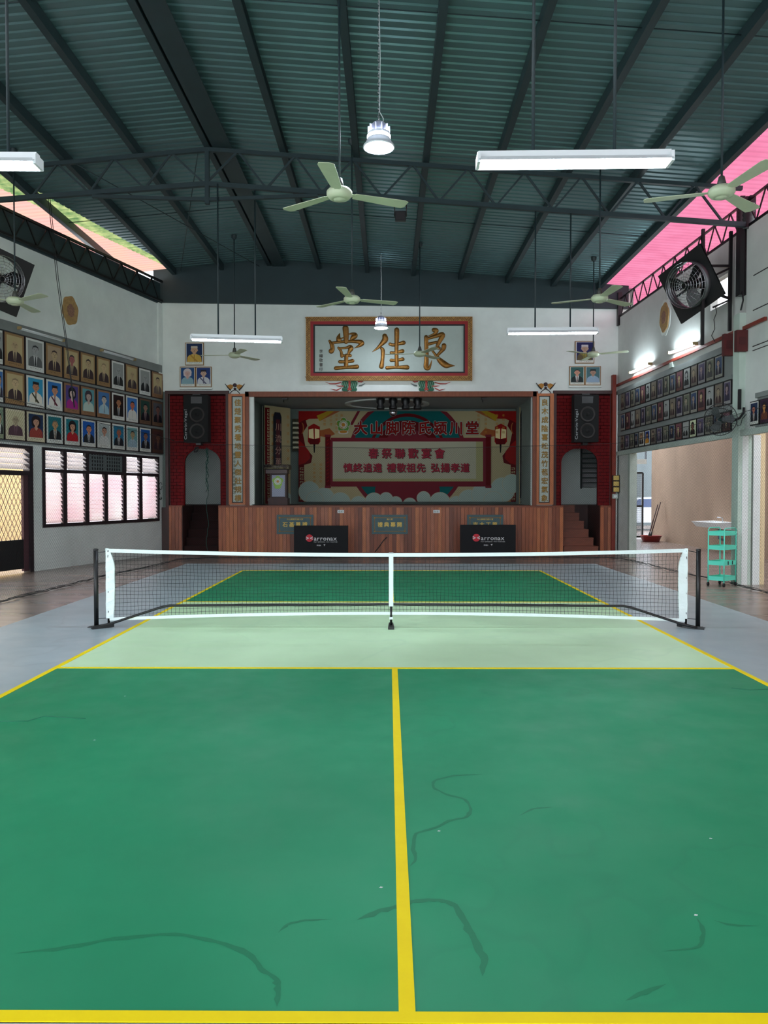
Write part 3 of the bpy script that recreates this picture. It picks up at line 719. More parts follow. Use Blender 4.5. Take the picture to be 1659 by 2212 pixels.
for m_ in (0, 1):
    F = (lambda p: p) if not m_ else (lambda p: (1760-p[0], p[1]))
    G = lambda pts: [F(p) for p in pts]
    L(mb, G([(690, 930), (712, 925), (724, 938), (706, 945), (690, 942)]), 'orng')
    L(mb, clipd(G([(650, 1030), (668, 1045), (676, 1066), (662, 1084), (650, 1084)])), 'cream2')
L(mb, clipd(disc(880, 985, 128, 60, 128)), 'wine'); L(mb, clipd(disc(880, 985, 120, 60, 120)), 'teal')
L(mb, clipd([(755, 918), (772, 888), (778, 888), (762, 918)]), 'wine')
L(mb, clipd(disc(880, 988, 86, 50, 95)), 'dred'); L(mb, clipd(disc(880, 988, 80, 50, 88)), 'teal'); L(mb, clipd(disc(880, 988, 74, 50, 80)), 'dred'); L(mb, clipd(disc(880, 992, 62, 50, 66)), 'wine')
L(mb, clipd(disc(880, 1060, 70, 40, 40)), 'wine')
for m_ in (0, 1):
    F = (lambda p: p) if not m_ else (lambda p: (1760-p[0], p[1]))
    G = lambda pts: clipd([F(p) for p in pts])
    L(mb, G([(645, 888), (735, 888), (700, 904), (668, 905), (652, 912), (645, 914)]), 'bred')
    L(mb, G([(645, 914), (660, 906), (664, 920), (654, 935), (660, 965), (675, 985), (672, 1000), (645, 1008)]), 'dred')
    L(mb, G([(645, 950), (656, 960), (668, 975), (670, 990), (660, 1000), (645, 1005)]), 'bred')
    L(mb, G([(722, 888), (708, 888), (684, 898), (690, 910)]), 'yel'); L(mb, G([(735, 888), (722, 888), (690, 910), (694, 908)]), 'orng')
    L(mb, G(disc(652, 925, 5, 16, 12)), 'orng'); L(mb, G(disc(650, 925, 4.4, 16, 12)), 'dred')
    L(mb, G([(666, 922), (678, 915), (691, 922), (692, 954), (688, 960), (670, 960), (665, 954)]), 'bred')
    L(mb, G([(667, 928), (677, 926), (678, 948), (667, 946)]), 'glow'); L(mb, G([(680, 926), (690, 928), (690, 946), (680, 948)]), 'glow')
    L(mb, G([(667, 948), (691, 948), (688, 960), (670, 960)]), 'dred'); L(mb, G([(677, 960), (681, 960), (680, 978), (678, 978)]), 'blackp')
    L(mb, G([(648, 1004), (657, 1004), (657, 1084), (645, 1084), (645, 1004)]), 'dred')
    for k in range(10):
        yy = 1010+k*7.3
        L(mb, G([(648, yy), (655.5, yy), (655.5, yy+1.2), (649.5, yy+1.2), (649.5, yy+5), (648, yy+5)]), 'cream'); L(mb, G([(651, yy+3), (655.5, yy+3), (655.5, yy+4.4), (651, yy+4.4)]), 'cream')
def cloud(x, y, r):
    L(mb, clipd(disc(x, y, r+1.2, 24)), 'shadow' if False else 'paper'); L(mb, clipd(disc(x, y, r, 24)), 'cloud')
for x, y, r in ((668, 1062, 22), (700, 1076, 22), (735, 1086, 22), (775, 1090, 18), (808, 1084, 19), (834, 1078, 14), (855, 1086, 13), (885, 1090, 14), (915, 1076, 14), (950, 1086, 22), (985, 1088, 16), (1012, 1080, 22), (1045, 1068, 26), (1085, 1058, 26), (1105, 1045, 20), (680, 1080, 18), (1065, 1082, 20)):
    cloud(x, y, r)
# column of faint classical script either side
y = YB-.0004*(lay[0]+2)
# scroll
L(mb, [(715, 946), (1056, 946), (1056, 956), (715, 956)], 'wine'); L(mb, [(715, 1041), (1056, 1041), (1056, 1051), (715, 1051)], 'wine')
L(mb, [(712, 950), (1060, 950), (1060, 1048), (712, 1048)], 'wine'); L(mb, [(719, 954), (1043, 954), (1043, 1040), (719, 1040)], 'paper')
L(mb, [(1028, 954), (1043, 954), (1043, 1040), (1028, 1040)], 'paper2'); L(mb, [(719, 1034), (1043, 1034), (1043, 1040), (719, 1040)], 'paper2')
for x in (703, 1049): L(mb, [(x, 943), (x+11, 943), (x+11, 1050), (x, 1050)], 'dred'); L(mb, [(x-1, 939), (x+12, 939), (x+12, 944), (x-1, 944)], 'wine'); L(mb, [(x-1, 1049), (x+12, 1049), (x+12, 1054), (x-1, 1054)], 'wine')
for k in range(12): L(mb, [(706, 952+k*8), (711, 949+k*8), (711, 950.5+k*8), (706, 953.5+k*8)], 'bred')
# plum-blossom emblem
for k in range(5):
    a = math.radians(-90+72*k); L(mb, disc(742+9*math.cos(a), 918+9*math.sin(a), 7.2, 18), 'white')
for k in range(5):
    a = math.radians(-90+72*k); L(mb, disc(742+9*math.cos(a), 918+9*math.sin(a), 6.3, 18), 'grn')
L(mb, disc(742, 918, 9.5, 24), 'white'); L(mb, disc(742, 918, 8.2, 24), 'grn'); L(mb, disc(742, 918, 7.2, 24), 'white'); L(mb, disc(742, 918, 3.8, 16), 'gold2'); L(mb, disc(742, 934, 11, 20, 4.5), 'white'); L(mb, disc(742, 933, 8.5, 20, 3), 'gold2')
mb.build('printed_artwork', PM, bn)
def btext(s_, px, py, pxsize, step_px, key, off=0, bold=.03, Y=None, dx=0, dy=0, name='printed_lettering', mat=None):
    y_ = YB-.085-off*.001 if Y is None else Y
    mb = MB(); sc_ = (YB-.1)/FPX
    X, Z = B(px+dx, py+dy, y_); mb.text(s_, (X, y_, Z), X_, Z_, pxsize*sc_, 0, bold, step=step_px*sc_)
    return mb.build(name, mat or PM[ix[key]], bn)
btext('大山脚陈氏颍川堂', 764, 936, 30, 34.2, 'white', 0, .06); btext('大山脚陈氏颍川堂', 764, 936, 30, 34.2, 'blackp', 5, .035); btext('大山脚陈氏颍川堂', 764, 936, 30, 34.2, 'bred', 10, .008)
btext('春祭聯歡宴會', 795, 988, 23, 28.4, 'shadow', 0, .025, dx=1, dy=1); btext('春祭聯歡宴會', 795, 988, 23, 28.4, 'txt', 4, .018)
for s_, x in (('慎終追遠', 741), ('禮敬祖先', 835), ('弘揚孝道', 930)):
    btext(s_, x, 1018, 20.5, 21.2, 'shadow', 0, .025, dx=1, dy=1); btext(s_, x, 1018, 20.5, 21.2, 'txt', 4, .018)
mb = MB(); r3 = random.Random(5)
for cx_ in (698, 712, 724, 735, 1070, 1084, 1030, 1046):
    for k in range(5 if cx_ > 1000 or cx_ > 720 else 3):
        y0 = 893+k*9 if cx_ > 1000 or cx_ > 720 else 896+k*8
        X, Z = B(cx_, y0+7, YB-.05); mb.text(r3.choice('禮孝祖宗德福壽恩'), (X, YB-.083, Z), X_, Z_, .085, 0, 0)
for cx_ in (676, 690):
    for k in range(5):
        X, Z = B(cx_, 1006+k*9, YB-.05); mb.text(r3.choice('禮孝祖宗德福壽恩'), (X, YB-.083, Z), X_, Z_, .085, 0, 0)
mb.build('printed_script', PM[ix['gold2']], bn)

# side banners with vertical name boards
def side_banner(px0, px1, pt0, pt1, pb, Ynear, Yfar, mir, lab, labb, txt, bx):
    a = atY(px0, pt0, Ynear); b = atY(px1, pt1, Yfar)
    o = thing('side_backdrop', ((a.x+b.x)/2, (Ynear+Yfar)/2, ST), lab, 'banner', 'side backdrops on the stage')
    U = Vector((b.x-a.x, b.y-a.y, 0)); W = U.length; U.normalize(); N = Vector((U.y, -U.x, 0)); zt_ = (a.z+b.z)/2
    org = Vector((a.x, a.y, 0))
    MB().poly([(0, ST+.01), (W, ST+.01), (W, b.z), (0, a.z)], org, U, Z_, -N, .03).build('banner_sheet', PM[ix['cream']], o)
    def q(mb_, x0, x1, z0, z1, mi, off): mb_.poly([(x0, z0), (x1, z0), (x1, z1), (x0, z1)], org+N*off, U, Z_, mi=mi)
    mb = MB(); f0, f1 = (0, .17) if not mir else (W-.17, W)
    q(mb, f0*W/W, f1, ST+.02, zt_-.06, ix['dred'], .004)
    for k in range(26):
        z_ = ST+.1+k*.1; q(mb, (f0+f1)/2, (f0+f1)/2+.07, z_, z_+.02, ix['cream'], .006); q(mb, (f0+f1)/2, (f0+f1)/2+.02, z_, z_+.07, ix['cream'], .0065); q(mb, (f0+f1)/2+.04, (f0+f1)/2+.07, z_+.045, z_+.065, ix['cream'], .007)
    for k, (x_, r_) in enumerate(((.35, .16), (.6, .2), (.8, .22))):
        if x_ < W: mb.poly([(min(W, max(.2, x_+r_*math.cos(t_*.4))), max(ST+.02, ST+.12+r_*math.sin(t_*.4))) for t_ in range(16)], org+N*(.008+.001*k), U, Z_, mi=ix['cloud'])
    mb.build('printed_artwork', PM, o)
    mb = MB(); mb.text('禮孝祖宗德福壽恩敬', org+N*.01+U*.27+Z_*(zt_-.3), U, Z_, .10, 0, 0, True, .2); mb.text('祖德流芳福壽恩敬', org+N*.01+U*(W-.1)+Z_*(zt_-.3), U, Z_, .10, 0, 0, True, .24)
    mb.build('printed_script', PM[ix['gold2']], o)
    # carved board hanging in front
    n0, n1, zt2, zb2 = bx
    v = thing('name_board', org+U*((n0+n1)/2)+N*.1+Z_*(zb2), labb, 'board', 'carved boards on the stage')
    o2 = org+N*.05
    mb = MB(); mb.poly([(n0, zb2), (n1, zb2), (n1, zt2-.12), (n1-.05, zt2), (n0+.05, zt2), (n0, zt2-.12)], o2, U, Z_, N, .05)
    mb.build('board_frame', pm('black lacquer', (18, 20, 34), .35), v)
    mb = MB(); mb.poly([(n0+.06, zb2+.08), (n1-.06, zb2+.08), (n1-.06, zt2-.2), (n0+.06, zt2-.2)], o2+N*.051, U, Z_, N, .006)
    mb.build('board_panel', pm('dark red lacquer', (72, 14, 26), .4) if not mir else pm('black lacquer panel', (14, 12, 18), .4), v)
    mb = MB(); mb.text(txt, o2+N*.062+U*((n0+n1)/2)+Z_*(zt2-.5), U, Z_, .24, 0, .0, True, .33 if not mir else .31); mb.build('lettering', pm('pale brushed letter', (176, 140, 124), .6) if not mir else pm('dim letter', (74, 72, 78), .6), v)
side_banner(572, 627, 875, 882, 1085, 21.6, 22.3, False, 'narrow printed side backdrop at the left of the stage behind the lectern', 'dark red vertical name board with pale characters above the lectern', '川流分萬派源', (.26, .52, 3.87, 1.9))
side_banner(1122, 1160, 880, 874, 1085, 22.3, 21.7, True, 'narrow printed side backdrop at the right end of the stage', 'black vertical name board with dim characters at the right end of the stage', '水源木本同宗一本', (.14, .42, 3.95, 1.45))

# louvres in the rear stage wall
wn3 = thing('window_3', (-3.4, 23.05, 2.5), None, None, kind='structure')
for a_, b_ in ((546, 564), (630, 644)):
    x0, x1 = B(a_, 0, 23.05)[0], B(b_, 0, 23.05)[0]
    for k in range(6):
        z_ = B(0, 914+k*10.5, 23.05)[1]; MB().obox(((x0+x1)/2, 23.04, z_), ((x1-x0)/2, 0, 0), (0, .03, .03), (0, -.003, .003)).build('louvre', pm('pale louvre', (222, 218, 190), .5), wn3)
    MB().box(x0-.02, x1+.02, 23.08, 23.1, B(0, 975, 23.05)[1], B(0, 905, 23.05)[1]).build('window_recess', pm('leafy window recess', (62, 60, 42), .8, var=.5, scale=12), wn3)

# lectern
lx, lz = B(602, 1082, 20.9)
lec = thing('lectern', (lx, 20.9, ST), 'dark wooden lectern with blossom emblem on its pale front, beside the stage backdrop', 'lectern')
def lp(px, py): return B(px, py, 20.8)
def lbx(mb, x0, x1, y0, y1, Y0, Y1, mi=0):
    a, b = lp(x0, y1), lp(x1, y0); mb.box(a[0], b[0], Y0, Y1, a[1], b[1], mi)
mb = MB(); a, b = lp(580, 1084), lp(622, 1076); mb.box(a[0], b[0], 20.72, 21.2, ST, b[1]); a, b = lp(584, 1076), lp(619, 1022); mb.box(a[0], b[0], 20.85, 21.15, a[1], b[1]); mb.box(a[0], a[0]+.04, 20.78, 20.86, a[1], b[1]); mb.box(b[0]-.04, b[0], 20.78, 20.86, a[1], b[1])
mb.build('body', M['wooddark'], lec)
mb = MB(); lbx(mb, 575, 621, 1015, 1023, 20.70, 21.2); mb.build('moulding', pm('lectern moulding', (66, 36, 34), .4), lec)
mb = MB(); a, b = lp(569, 1014), lp(628, 1004); mb.box(a[0]+.03, b[0]-.03, 20.68, 21.2, a[1], b[1]); mb.tube([(a[0]+.03, 20.70, (a[1]+b[1])/2), (b[0]-.03, 20.70, (a[1]+b[1])/2)], (b[1]-a[1])/2, 10); mb.build('top', pm('lectern top', (34, 24, 24), .35), lec)
mb = MB(); a, b = lp(587, 1073), lp(616, 1026); mb.box(a[0], b[0], 20.8, 20.85, a[1], b[1]); mb.build('front_panel', pm('lectern panel', (150, 156, 178), .4), lec)
mb = MB()
for k in range(5):
    t_ = math.radians(-90+72*k); mb.poly([lp(600+7*math.cos(t_)+5.4*math.cos(j*.45), 1040+7*math.sin(t_)+5.4*math.sin(j*.45)) for j in range(14)], (0, 20.797-k*.0003, 0), X_, Z_, mi=0)
for r_, mi, o_ in ((7.5, 1, 0), (6.2, 0, 1), (5.2, 1, 2), (3, 2, 3)): mb.poly([lp(600+r_*math.cos(j*.4), 1040+r_*math.sin(j*.4)) for j in range(16)], (0, 20.794-o_*.0005, 0), X_, Z_, mi=mi)
mb.poly([lp(600+7*math.cos(j*.4), 1053+3*math.sin(j*.4)) for j in range(16)], (0, 20.796, 0), X_, Z_, mi=0)
mb.build('emblem', [pm('emblem green', (150, 196, 80), .5), M['wht'], pm('emblem gold', (196, 140, 60), .5)], lec)
mb = MB(); X, Z = lp(573, 1012); mb.text('大山脚陳氏潁川堂', (X, 20.66-.015, Z), X_, Z_, .085, 0, .01, step=.083); mb.build('lettering', pm('lectern letters', (206, 190, 140), .5), lec)

# stage spot lamps and mirror ball
for k, px in enumerate((822, 849, 876, 902)):
    X, Z = B(px, 862, 20.6)
    lab = ['outermost stage spot lamp on the left of the row of four, snout tilted', 'black stage spot lamp directly above the mirror ball', 'black stage spot lamp just right of the mirror ball', 'outermost stage spot lamp on the right of the row of four'][k]
    o = thing('spot_lamp', (X, 20.6, Z-.2), lab, 'spot lamp', 'spot lamps under the stage ceiling')
    MB().lathe([(0, .05), (.07, .045), (.10, -.02), (.10, -.12), (.075, -.17), (.11, -.24), (.10, -.30), (0, -.29)], (X, 20.6, Z+.02), 16).build('housing', M['black'], o)
    mb = MB(); mb.tube([(X-.11, 20.6, Z-.1), (X-.11, 20.6, ZC), ], .008, 5); mb.tube([(X+.11, 20.6, Z-.1), (X+.11, 20.6, ZC)], .008, 5); mb.build('yoke', M['black'], o)
X, Z = B(849.5, 891, 20.95)
o = thing('mirror_ball', (X, 20.95, Z), 'small shiny mirror ball hanging below the row of stage spot lamps', 'mirror ball')
MB().lathe([(.11*math.sin(math.pi*k/10), .11*math.cos(math.pi*k/10)) for k in range(11)], (X, 20.95, Z), 16, smooth=False).build('ball', M['chrome'], o)
MB().tube([(X, 20.95, Z+.1), (X, 20.95, ZC)], .004, 5).build('hanger', M['cable'], o)
for px, lab in ((616, 'small black camera hanging from the stage ceiling near the lectern'), (1046, 'small black camera hanging from the stage ceiling above the right end of the backdrop')):
    X, Z = B(px, 861, 20.3); o = thing('ceiling_camera', (X, 20.3, Z), lab, 'camera', 'small cameras under the stage ceiling')
    MB().box(X-.07, X+.07, 20.22, 20.4, Z-.03, Z+.05).build('housing', M['black'], o); MB().tube([(X-.04, 20.3, Z-.1), (X-.04, 20.3, Z+.12)], .012, 6).build('stalk', M['black'], o)

# ------------------------------------------------------------------ plaques on the stage front
def plaque(px0, px1, txt, lab, top_):
    x0, z1 = B(px0, 1112, 19.93); x1, z0 = B(px1, 1154, 19.93)
    o = thing('plaque', ((x0+x1)/2, 19.93, z0), lab, 'plaque', 'plaques on the stage front')
    slb = MB().box(x0, x1, 19.93, 19.955, z0, z1).build('stone_slab', pm('slate plaque', (62, 92, 96), .5, var=.15, scale=14), o)
    mb = MB(); a = .075
    P = [(x0+a+.03, z1-a), (x1-a-.03, z1-a), (x1-a, z1-a-.03), (x1-a, z0+a+.03), (x1-a-.03, z0+a), (x0+a+.03, z0+a), (x0+a, z0+a+.03), (x0+a, z1-a-.03)]
    mb.tube([(p, 19.928, q) for p, q in P], .007, 5, closed=True)
    for p, q in ((x0+a, z1-a), (x1-a, z1-a), (x0+a, z0+a), (x1-a, z0+a)): mb.lathe([(.024, 0), (.014, -.006), (0, -.006)], (p, 19.93, q), 8, axis='Y')
    mb.build('gilt_border', M['goldp'], slb)
    mb = MB(); W = x1-x0; s_ = W*.145
    mb.text(txt, (x0+W*.16, 19.926, z0+.2), X_, Z_, s_, 0, .03, step=W*.178); mb.build('lettering', pm('bright gold letter', (222, 190, 90), .45), slb)
    mb = MB(); n = len(top_); mb.text(top_, (x0+W*.5-n*.0265, 19.926, z1-.135), X_, Z_, .05, 0, .01, step=.053); mb.build('small_lettering', pm('bright gold letter', (222, 190, 90)), slb)
    return o
plaque(597.5, 677, '石基奠禮', 'slate foundation plaque on the stage front, half hidden by the left black banner', '大山脚陳氏潁川堂')
plaque(803, 881, '禮典幕開', 'slate opening ceremony plaque in the middle of the stage front, fully visible', '潁川堂')
plaque(1009, 1087, '吉大工興', 'slate plaque on the stage front, lower half hidden by the right black banner', '大山脚陳氏潁川堂')
for px, lab in ((736, 'small white paper notice on the stage boards right of the left plaque'), (943, 'small white paper notice on the stage boards right of the middle plaque')):
    x, z = B(px, 1105, 19.945); o = MB().box(x-.085, x+.085, 19.945, 19.958, z-.04, z+.04).build('paper_notice', M['wht']); tag(o, lab, 'notice', 'small notices on the stage front')
    mb = MB(); mb.text('敬獻', (x-.06, 19.943, z-.02), X_, Z_, .05, 0, 0, step=.058); mb.build('print', pm('grey print', (90, 120, 110)), o)
o = thing('power_cord', (-.4, 19.9, 0), 'dark cord hanging diagonally down the boards below the middle plaque', 'cord')
q = [B(*p, 19.93) for p in ((836, 1160), (828, 1168), (820, 1180), (810, 1192))]; MB().tube([(a, 19.93, b) for a, b in q], .012, 6).build('cord', M['cable'], o)

# black sponsor cloth barriers
def barrier(px0, px1, pt0, pt1, Y, lab, lx_):
    x0, z1 = B(px0, pt0, Y); x1, z2 = B(px1, pt1, Y); zt_ = (z1+z2)/2
    o = thing('sponsor_barrier', ((x0+x1)/2, Y, 0), lab, 'barrier', 'black barriers before the stage')
    mb = MB(); n = 24; vs = []
    for i in range(n+1):
        for j in range(5):
            x = x0+(x1-x0)*i/n; vs.append((x, Y+.012*math.sin(i*.9+j*.3)*(1-j*.15)-.015, .02+(zt_-.02)*j/4))
    mb.add(vs, [(i*5+j, (i+1)*5+j, (i+1)*5+j+1, i*5+j+1) for i in range(n) for j in range(4)], 0, True)
    vs2 = [(v[0], v[1]+.03, v[2]) for v in vs]; mb.add(vs2, [(i*5+j, i*5+j+1, (i+1)*5+j+1, (i+1)*5+j) for i in range(n) for j in range(4)])
    mb.box(x0, x1, Y-.02, Y+.02, zt_-.01, zt_+.015)
    mb.build('cloth', M['sack'], o)
    for x in (x0+.06, x1-.06):
        MB().tube([(x, Y+.05, .02), (x, Y+.05, zt_)], .015, 6).build('upright', M['black'], o)
        MB().box(x-.02, x+.02, Y-.04, Y+.3, 0, .025).build('foot', M['black'], o)
    yy = Y-.045; k = (x1-x0)/118
    cx = x0+lx_*k; cz = zt_-.31
    cx = x0+34*k; cz = zt_-26*k
    disc_ = [(cx+8.1*k*math.cos(t_*.3), cz+8.1*k*math.sin(t_*.3)) for t_ in range(21)]
    mb = MB(); mb.poly(disc_, (0, yy, 0), X_, Z_); mb.build('logo_disc', pm('logo red', (214, 40, 58), .6), o)
    mb = MB()
    for m_ in (-1, 1):
        mb.poly([(cx+m_*.5*k, cz), (cx+m_*7*k, cz+3.4*k), (cx+m_*7.8*k, cz+1.6*k), (cx+m_*3.6*k, cz), (cx+m_*7.8*k, cz-1.6*k), (cx+m_*7*k, cz-3.4*k)], (0, yy-.002, 0), X_, Z_)
    mb.text('arronax', (cx+9.5*k, yy, cz-5*k), X_, Z_, 13.0*k, 0, .012, wid=1.1)
    mb.text('PLAY DIFFERENT. WIN TOGETHER', (cx+9.5*k, yy, cz-9.4*k), X_, Z_, 3.1*k, 0, 0)
    mb.text('FMSH', (cx+16*k, yy, cz-17*k), X_, Z_, 3.6*k, 0, .04)
    mb.poly([(cx+30*k, cz-14*k), (cx+34.5*k, cz-13*k), (cx+32.5*k, cz-17.5*k), (cx+31.8*k, cz-15*k)], (0, yy, 0), X_, Z_)
    mb.build('printed_logo', M['wht'], o)
barrier(635, 752, 1136, 1137, 19.3, 'black cloth sponsor barrier before the stage, in front of the left plaque', 34)
barrier(994, 1114, 1134, 1136, 19.3, 'black cloth sponsor barrier before the stage, in front of the right plaque', 34)

# ------------------------------------------------------------------ portraits
PC = {}
def colm(c):
    if c not in PC: PC[c] = pm('portrait tone %d' % len(PC), c, .5, spec=.25)
    return PC[c]
def fig_mesh(kind):
    """flat printed half-length figure, unit square 0..1 x 0..1.25; slots: coat, shirt, tie, skin, hair, feature"""
    mb = MB(); y = [0.0]
    def P(pts, mi): y[0] -= .0006; mb.poly([((.5+(a-.5)*1.28, .46+(b-.46)*.84) if b > .46 else (a, b)) for a, b in pts], (0, y[0], 0), X_, Z_, mi=mi)
    def E(cx, cz, rx, rz, mi, a0=0, a1=360, n=18): P([(cx+rx*math.cos(math.radians(a0+(a1-a0)*k/n)), cz+rz*math.sin(math.radians(a0+(a1-a0)*k/n))) for k in range(n if a1-a0 == 360 else n+1)], mi)
    P([(.03, 0), (.97, 0), (.94, .26), (.84, .37), (.62, .45), (.38, .45), (.16, .37), (.06, .26)], 0)
    if kind == 'woman':
        E(.5, .78, .25, .30, 4); E(.5, .60, .24, .16, 4)
        P([(.42, .35), (.58, .35), (.57, .55), (.43, .55)], 3); P([(.36, .44), (.64, .44), (.5, .3)], 3)
        E(.5, .72, .155, .205, 3); P([(.34, .80), (.40, .93), (.55, .95), (.66, .80), (.58, .86), (.46, .87)], 4)
    else:
        P([(.36, .46), (.64, .46), (.56, .04), (.44, .04)], 1); P([(.47, .40), (.53, .40), (.55, .08), (.5, .0), (.45, .08)], 2)
        if kind == 'uniform': P([(.2, .38), (.28, .41), (.75, .02), (.62, .0)], 2)
        P([(.42, .40), (.58, .40), (.57, .56), (.43, .56)], 3)
        E(.5, .73, .17, .22, 4) if kind != 'bald' else None
        E(.5, .70, .155, .205, 3); E(.335, .69, .02, .05, 3, n=8); E(.665, .69, .02, .05, 3, n=8)
        if kind == 'uniform': P([(.33, .84), (.67, .84), (.66, .97), (.34, .97)], 4)
        elif kind != 'bald': P([(.34, .74), (.36, .90), (.5, .96), (.64, .90), (.66, .74), (.62, .84), (.5, .87), (.38, .84)], 4)
    for m_ in (-1, 1):
        E(.5+m_*.06, .735, .022, .009, 5, n=8); P([(.5+m_*.03, .765), (.5+m_*.095, .765), (.5+m_*.09, .777), (.5+m_*.035, .777)], 4)
    if kind in ('bald',):
        for m_ in (-1, 1): E(.5+m_*.065, .735, .045, .032, 5, n=10); E(.5+m_*.065, .735, .036, .024, 3, n=10)
    P([(.485, .66), (.515, .66), (.51, .70), (.49, .70)], 5); P([(.45, .60), (.55, .60), (.53, .588), (.47, .588)], 5)
    me = bpy.data.meshes.new('figure'); me.from_pydata([tuple(v) for v in mb.v], [], mb.f)
    for k in range(6): me.materials.append(colm((100+k, 100, 100)))
    for p, i in zip(me.polygons, mb.m): p.material_index = i
    return me
FIG = {k: fig_mesh(k) for k in ('man', 'woman', 'uniform', 'bald')}
me_cap = bpy.data.meshes.new('caption'); mb = MB(); r4 = random.Random(2)
for k in range(7):
    x = -.5+k/7+.02
    for j in range(4): a = x+r4.uniform(0, .07); b = r4.uniform(-.4, .35); mb.poly([(a, b), (a+r4.uniform(.02, .06), b+r4.uniform(-.05, .05)), (a+.05, b+r4.uniform(.1, .25)), (a+.005, b+.16)], (0, 0, 0), X_, Z_)
me_cap.from_pydata([tuple(v) for v in mb.v], [], mb.f); me_cap.materials.append(colm((30, 26, 24)))
def ubox(name, mat):
    me = bpy.data.meshes.new(name); m_ = MB().box(-.5, .5, -1, 0, 0, 1); me.from_pydata([tuple(v) for v in m_.v], [], m_.f); me.materials.append(mat); return me
UB = {}
def part(name, me, parent, loc, scale, mats=None):
    o = bpy.data.objects.new(name, me); COL.objects.link(o); o.parent = parent; o.location = loc; o.scale = scale
    if mats:
        for k, m_ in enumerate(mats): o.material_slots[k].link = 'OBJECT'; o.material_slots[k].material = m_
    return o
SEP = dict(mount=(150, 118, 78), bgc=(186, 168, 124), coat=(58, 42, 44), shirt=(190, 172, 134), tie=(60, 44, 46), skin=(184, 160, 122), hair=(60, 46, 46))
BW = dict(mount=(214, 216, 210), bgc=(150, 154, 150), coat=(22, 24, 26), shirt=(200, 202, 198), tie=(36, 38, 40), skin=(158, 160, 158), hair=(52, 54, 56))
def style(mount, bgc, coat, shirt, tie, skin, hair): return dict(mount=mount, bgc=bgc, coat=coat, shirt=shirt, tie=tie, skin=skin, hair=hair)
WM = (214, 216, 208); BM = (140, 104, 74); CM = (206, 198, 168)
def portrait(loc, rotz, W, H, st, kind, lab, grp, fmat='frame'):
    o = thing('framed_portrait', loc, lab, 'portrait', grp); o.rotation_euler = (0, 0, rotz)
    fm = M[fmat]; k = fmat
    if k not in UB: UB[k] = ubox('frame', fm)
    part('frame', UB[k], o, (0, 0, 0), (W, .025, H))
    if 'u' not in UB: UB['u'] = ubox('mount', colm((200, 200, 200)))
    b = .018
    part('mount', UB['u'], o, (0, -.001, b), (W-2*b, .028, H-2*b), [colm(st['mount'])])
    pw, z0, z1 = W*.76, H*.16, H*.91
    if st.get('full'): z0 = H*.15; z1 = H*.95; pw = W*.84
    pg = part('photo_ground', UB['u'], o, (0, -.0015, z0), (pw, .030, z1-z0), [colm(st['bgc'])])
    part('figure', FIG[kind], pg, (-.5, -1.08, 0), (1, 33, .97), [colm(st['coat']), colm(st['shirt']), colm(st['tie']), colm(st['skin']), colm(st['hair']), colm((40, 30, 30))])
    part('caption', me_cap, o, (0, -.0295, H*.105), (W*.62, 1, H*.05))
    return o
fill = {'A': ('sepia portrait of a suited person', SEP, 'man'), 'B': ('black and white portrait with white mount', BW, 'man')}
sep2 = dict(SEP, skin=(200, 176, 134), hair=(150, 130, 100))
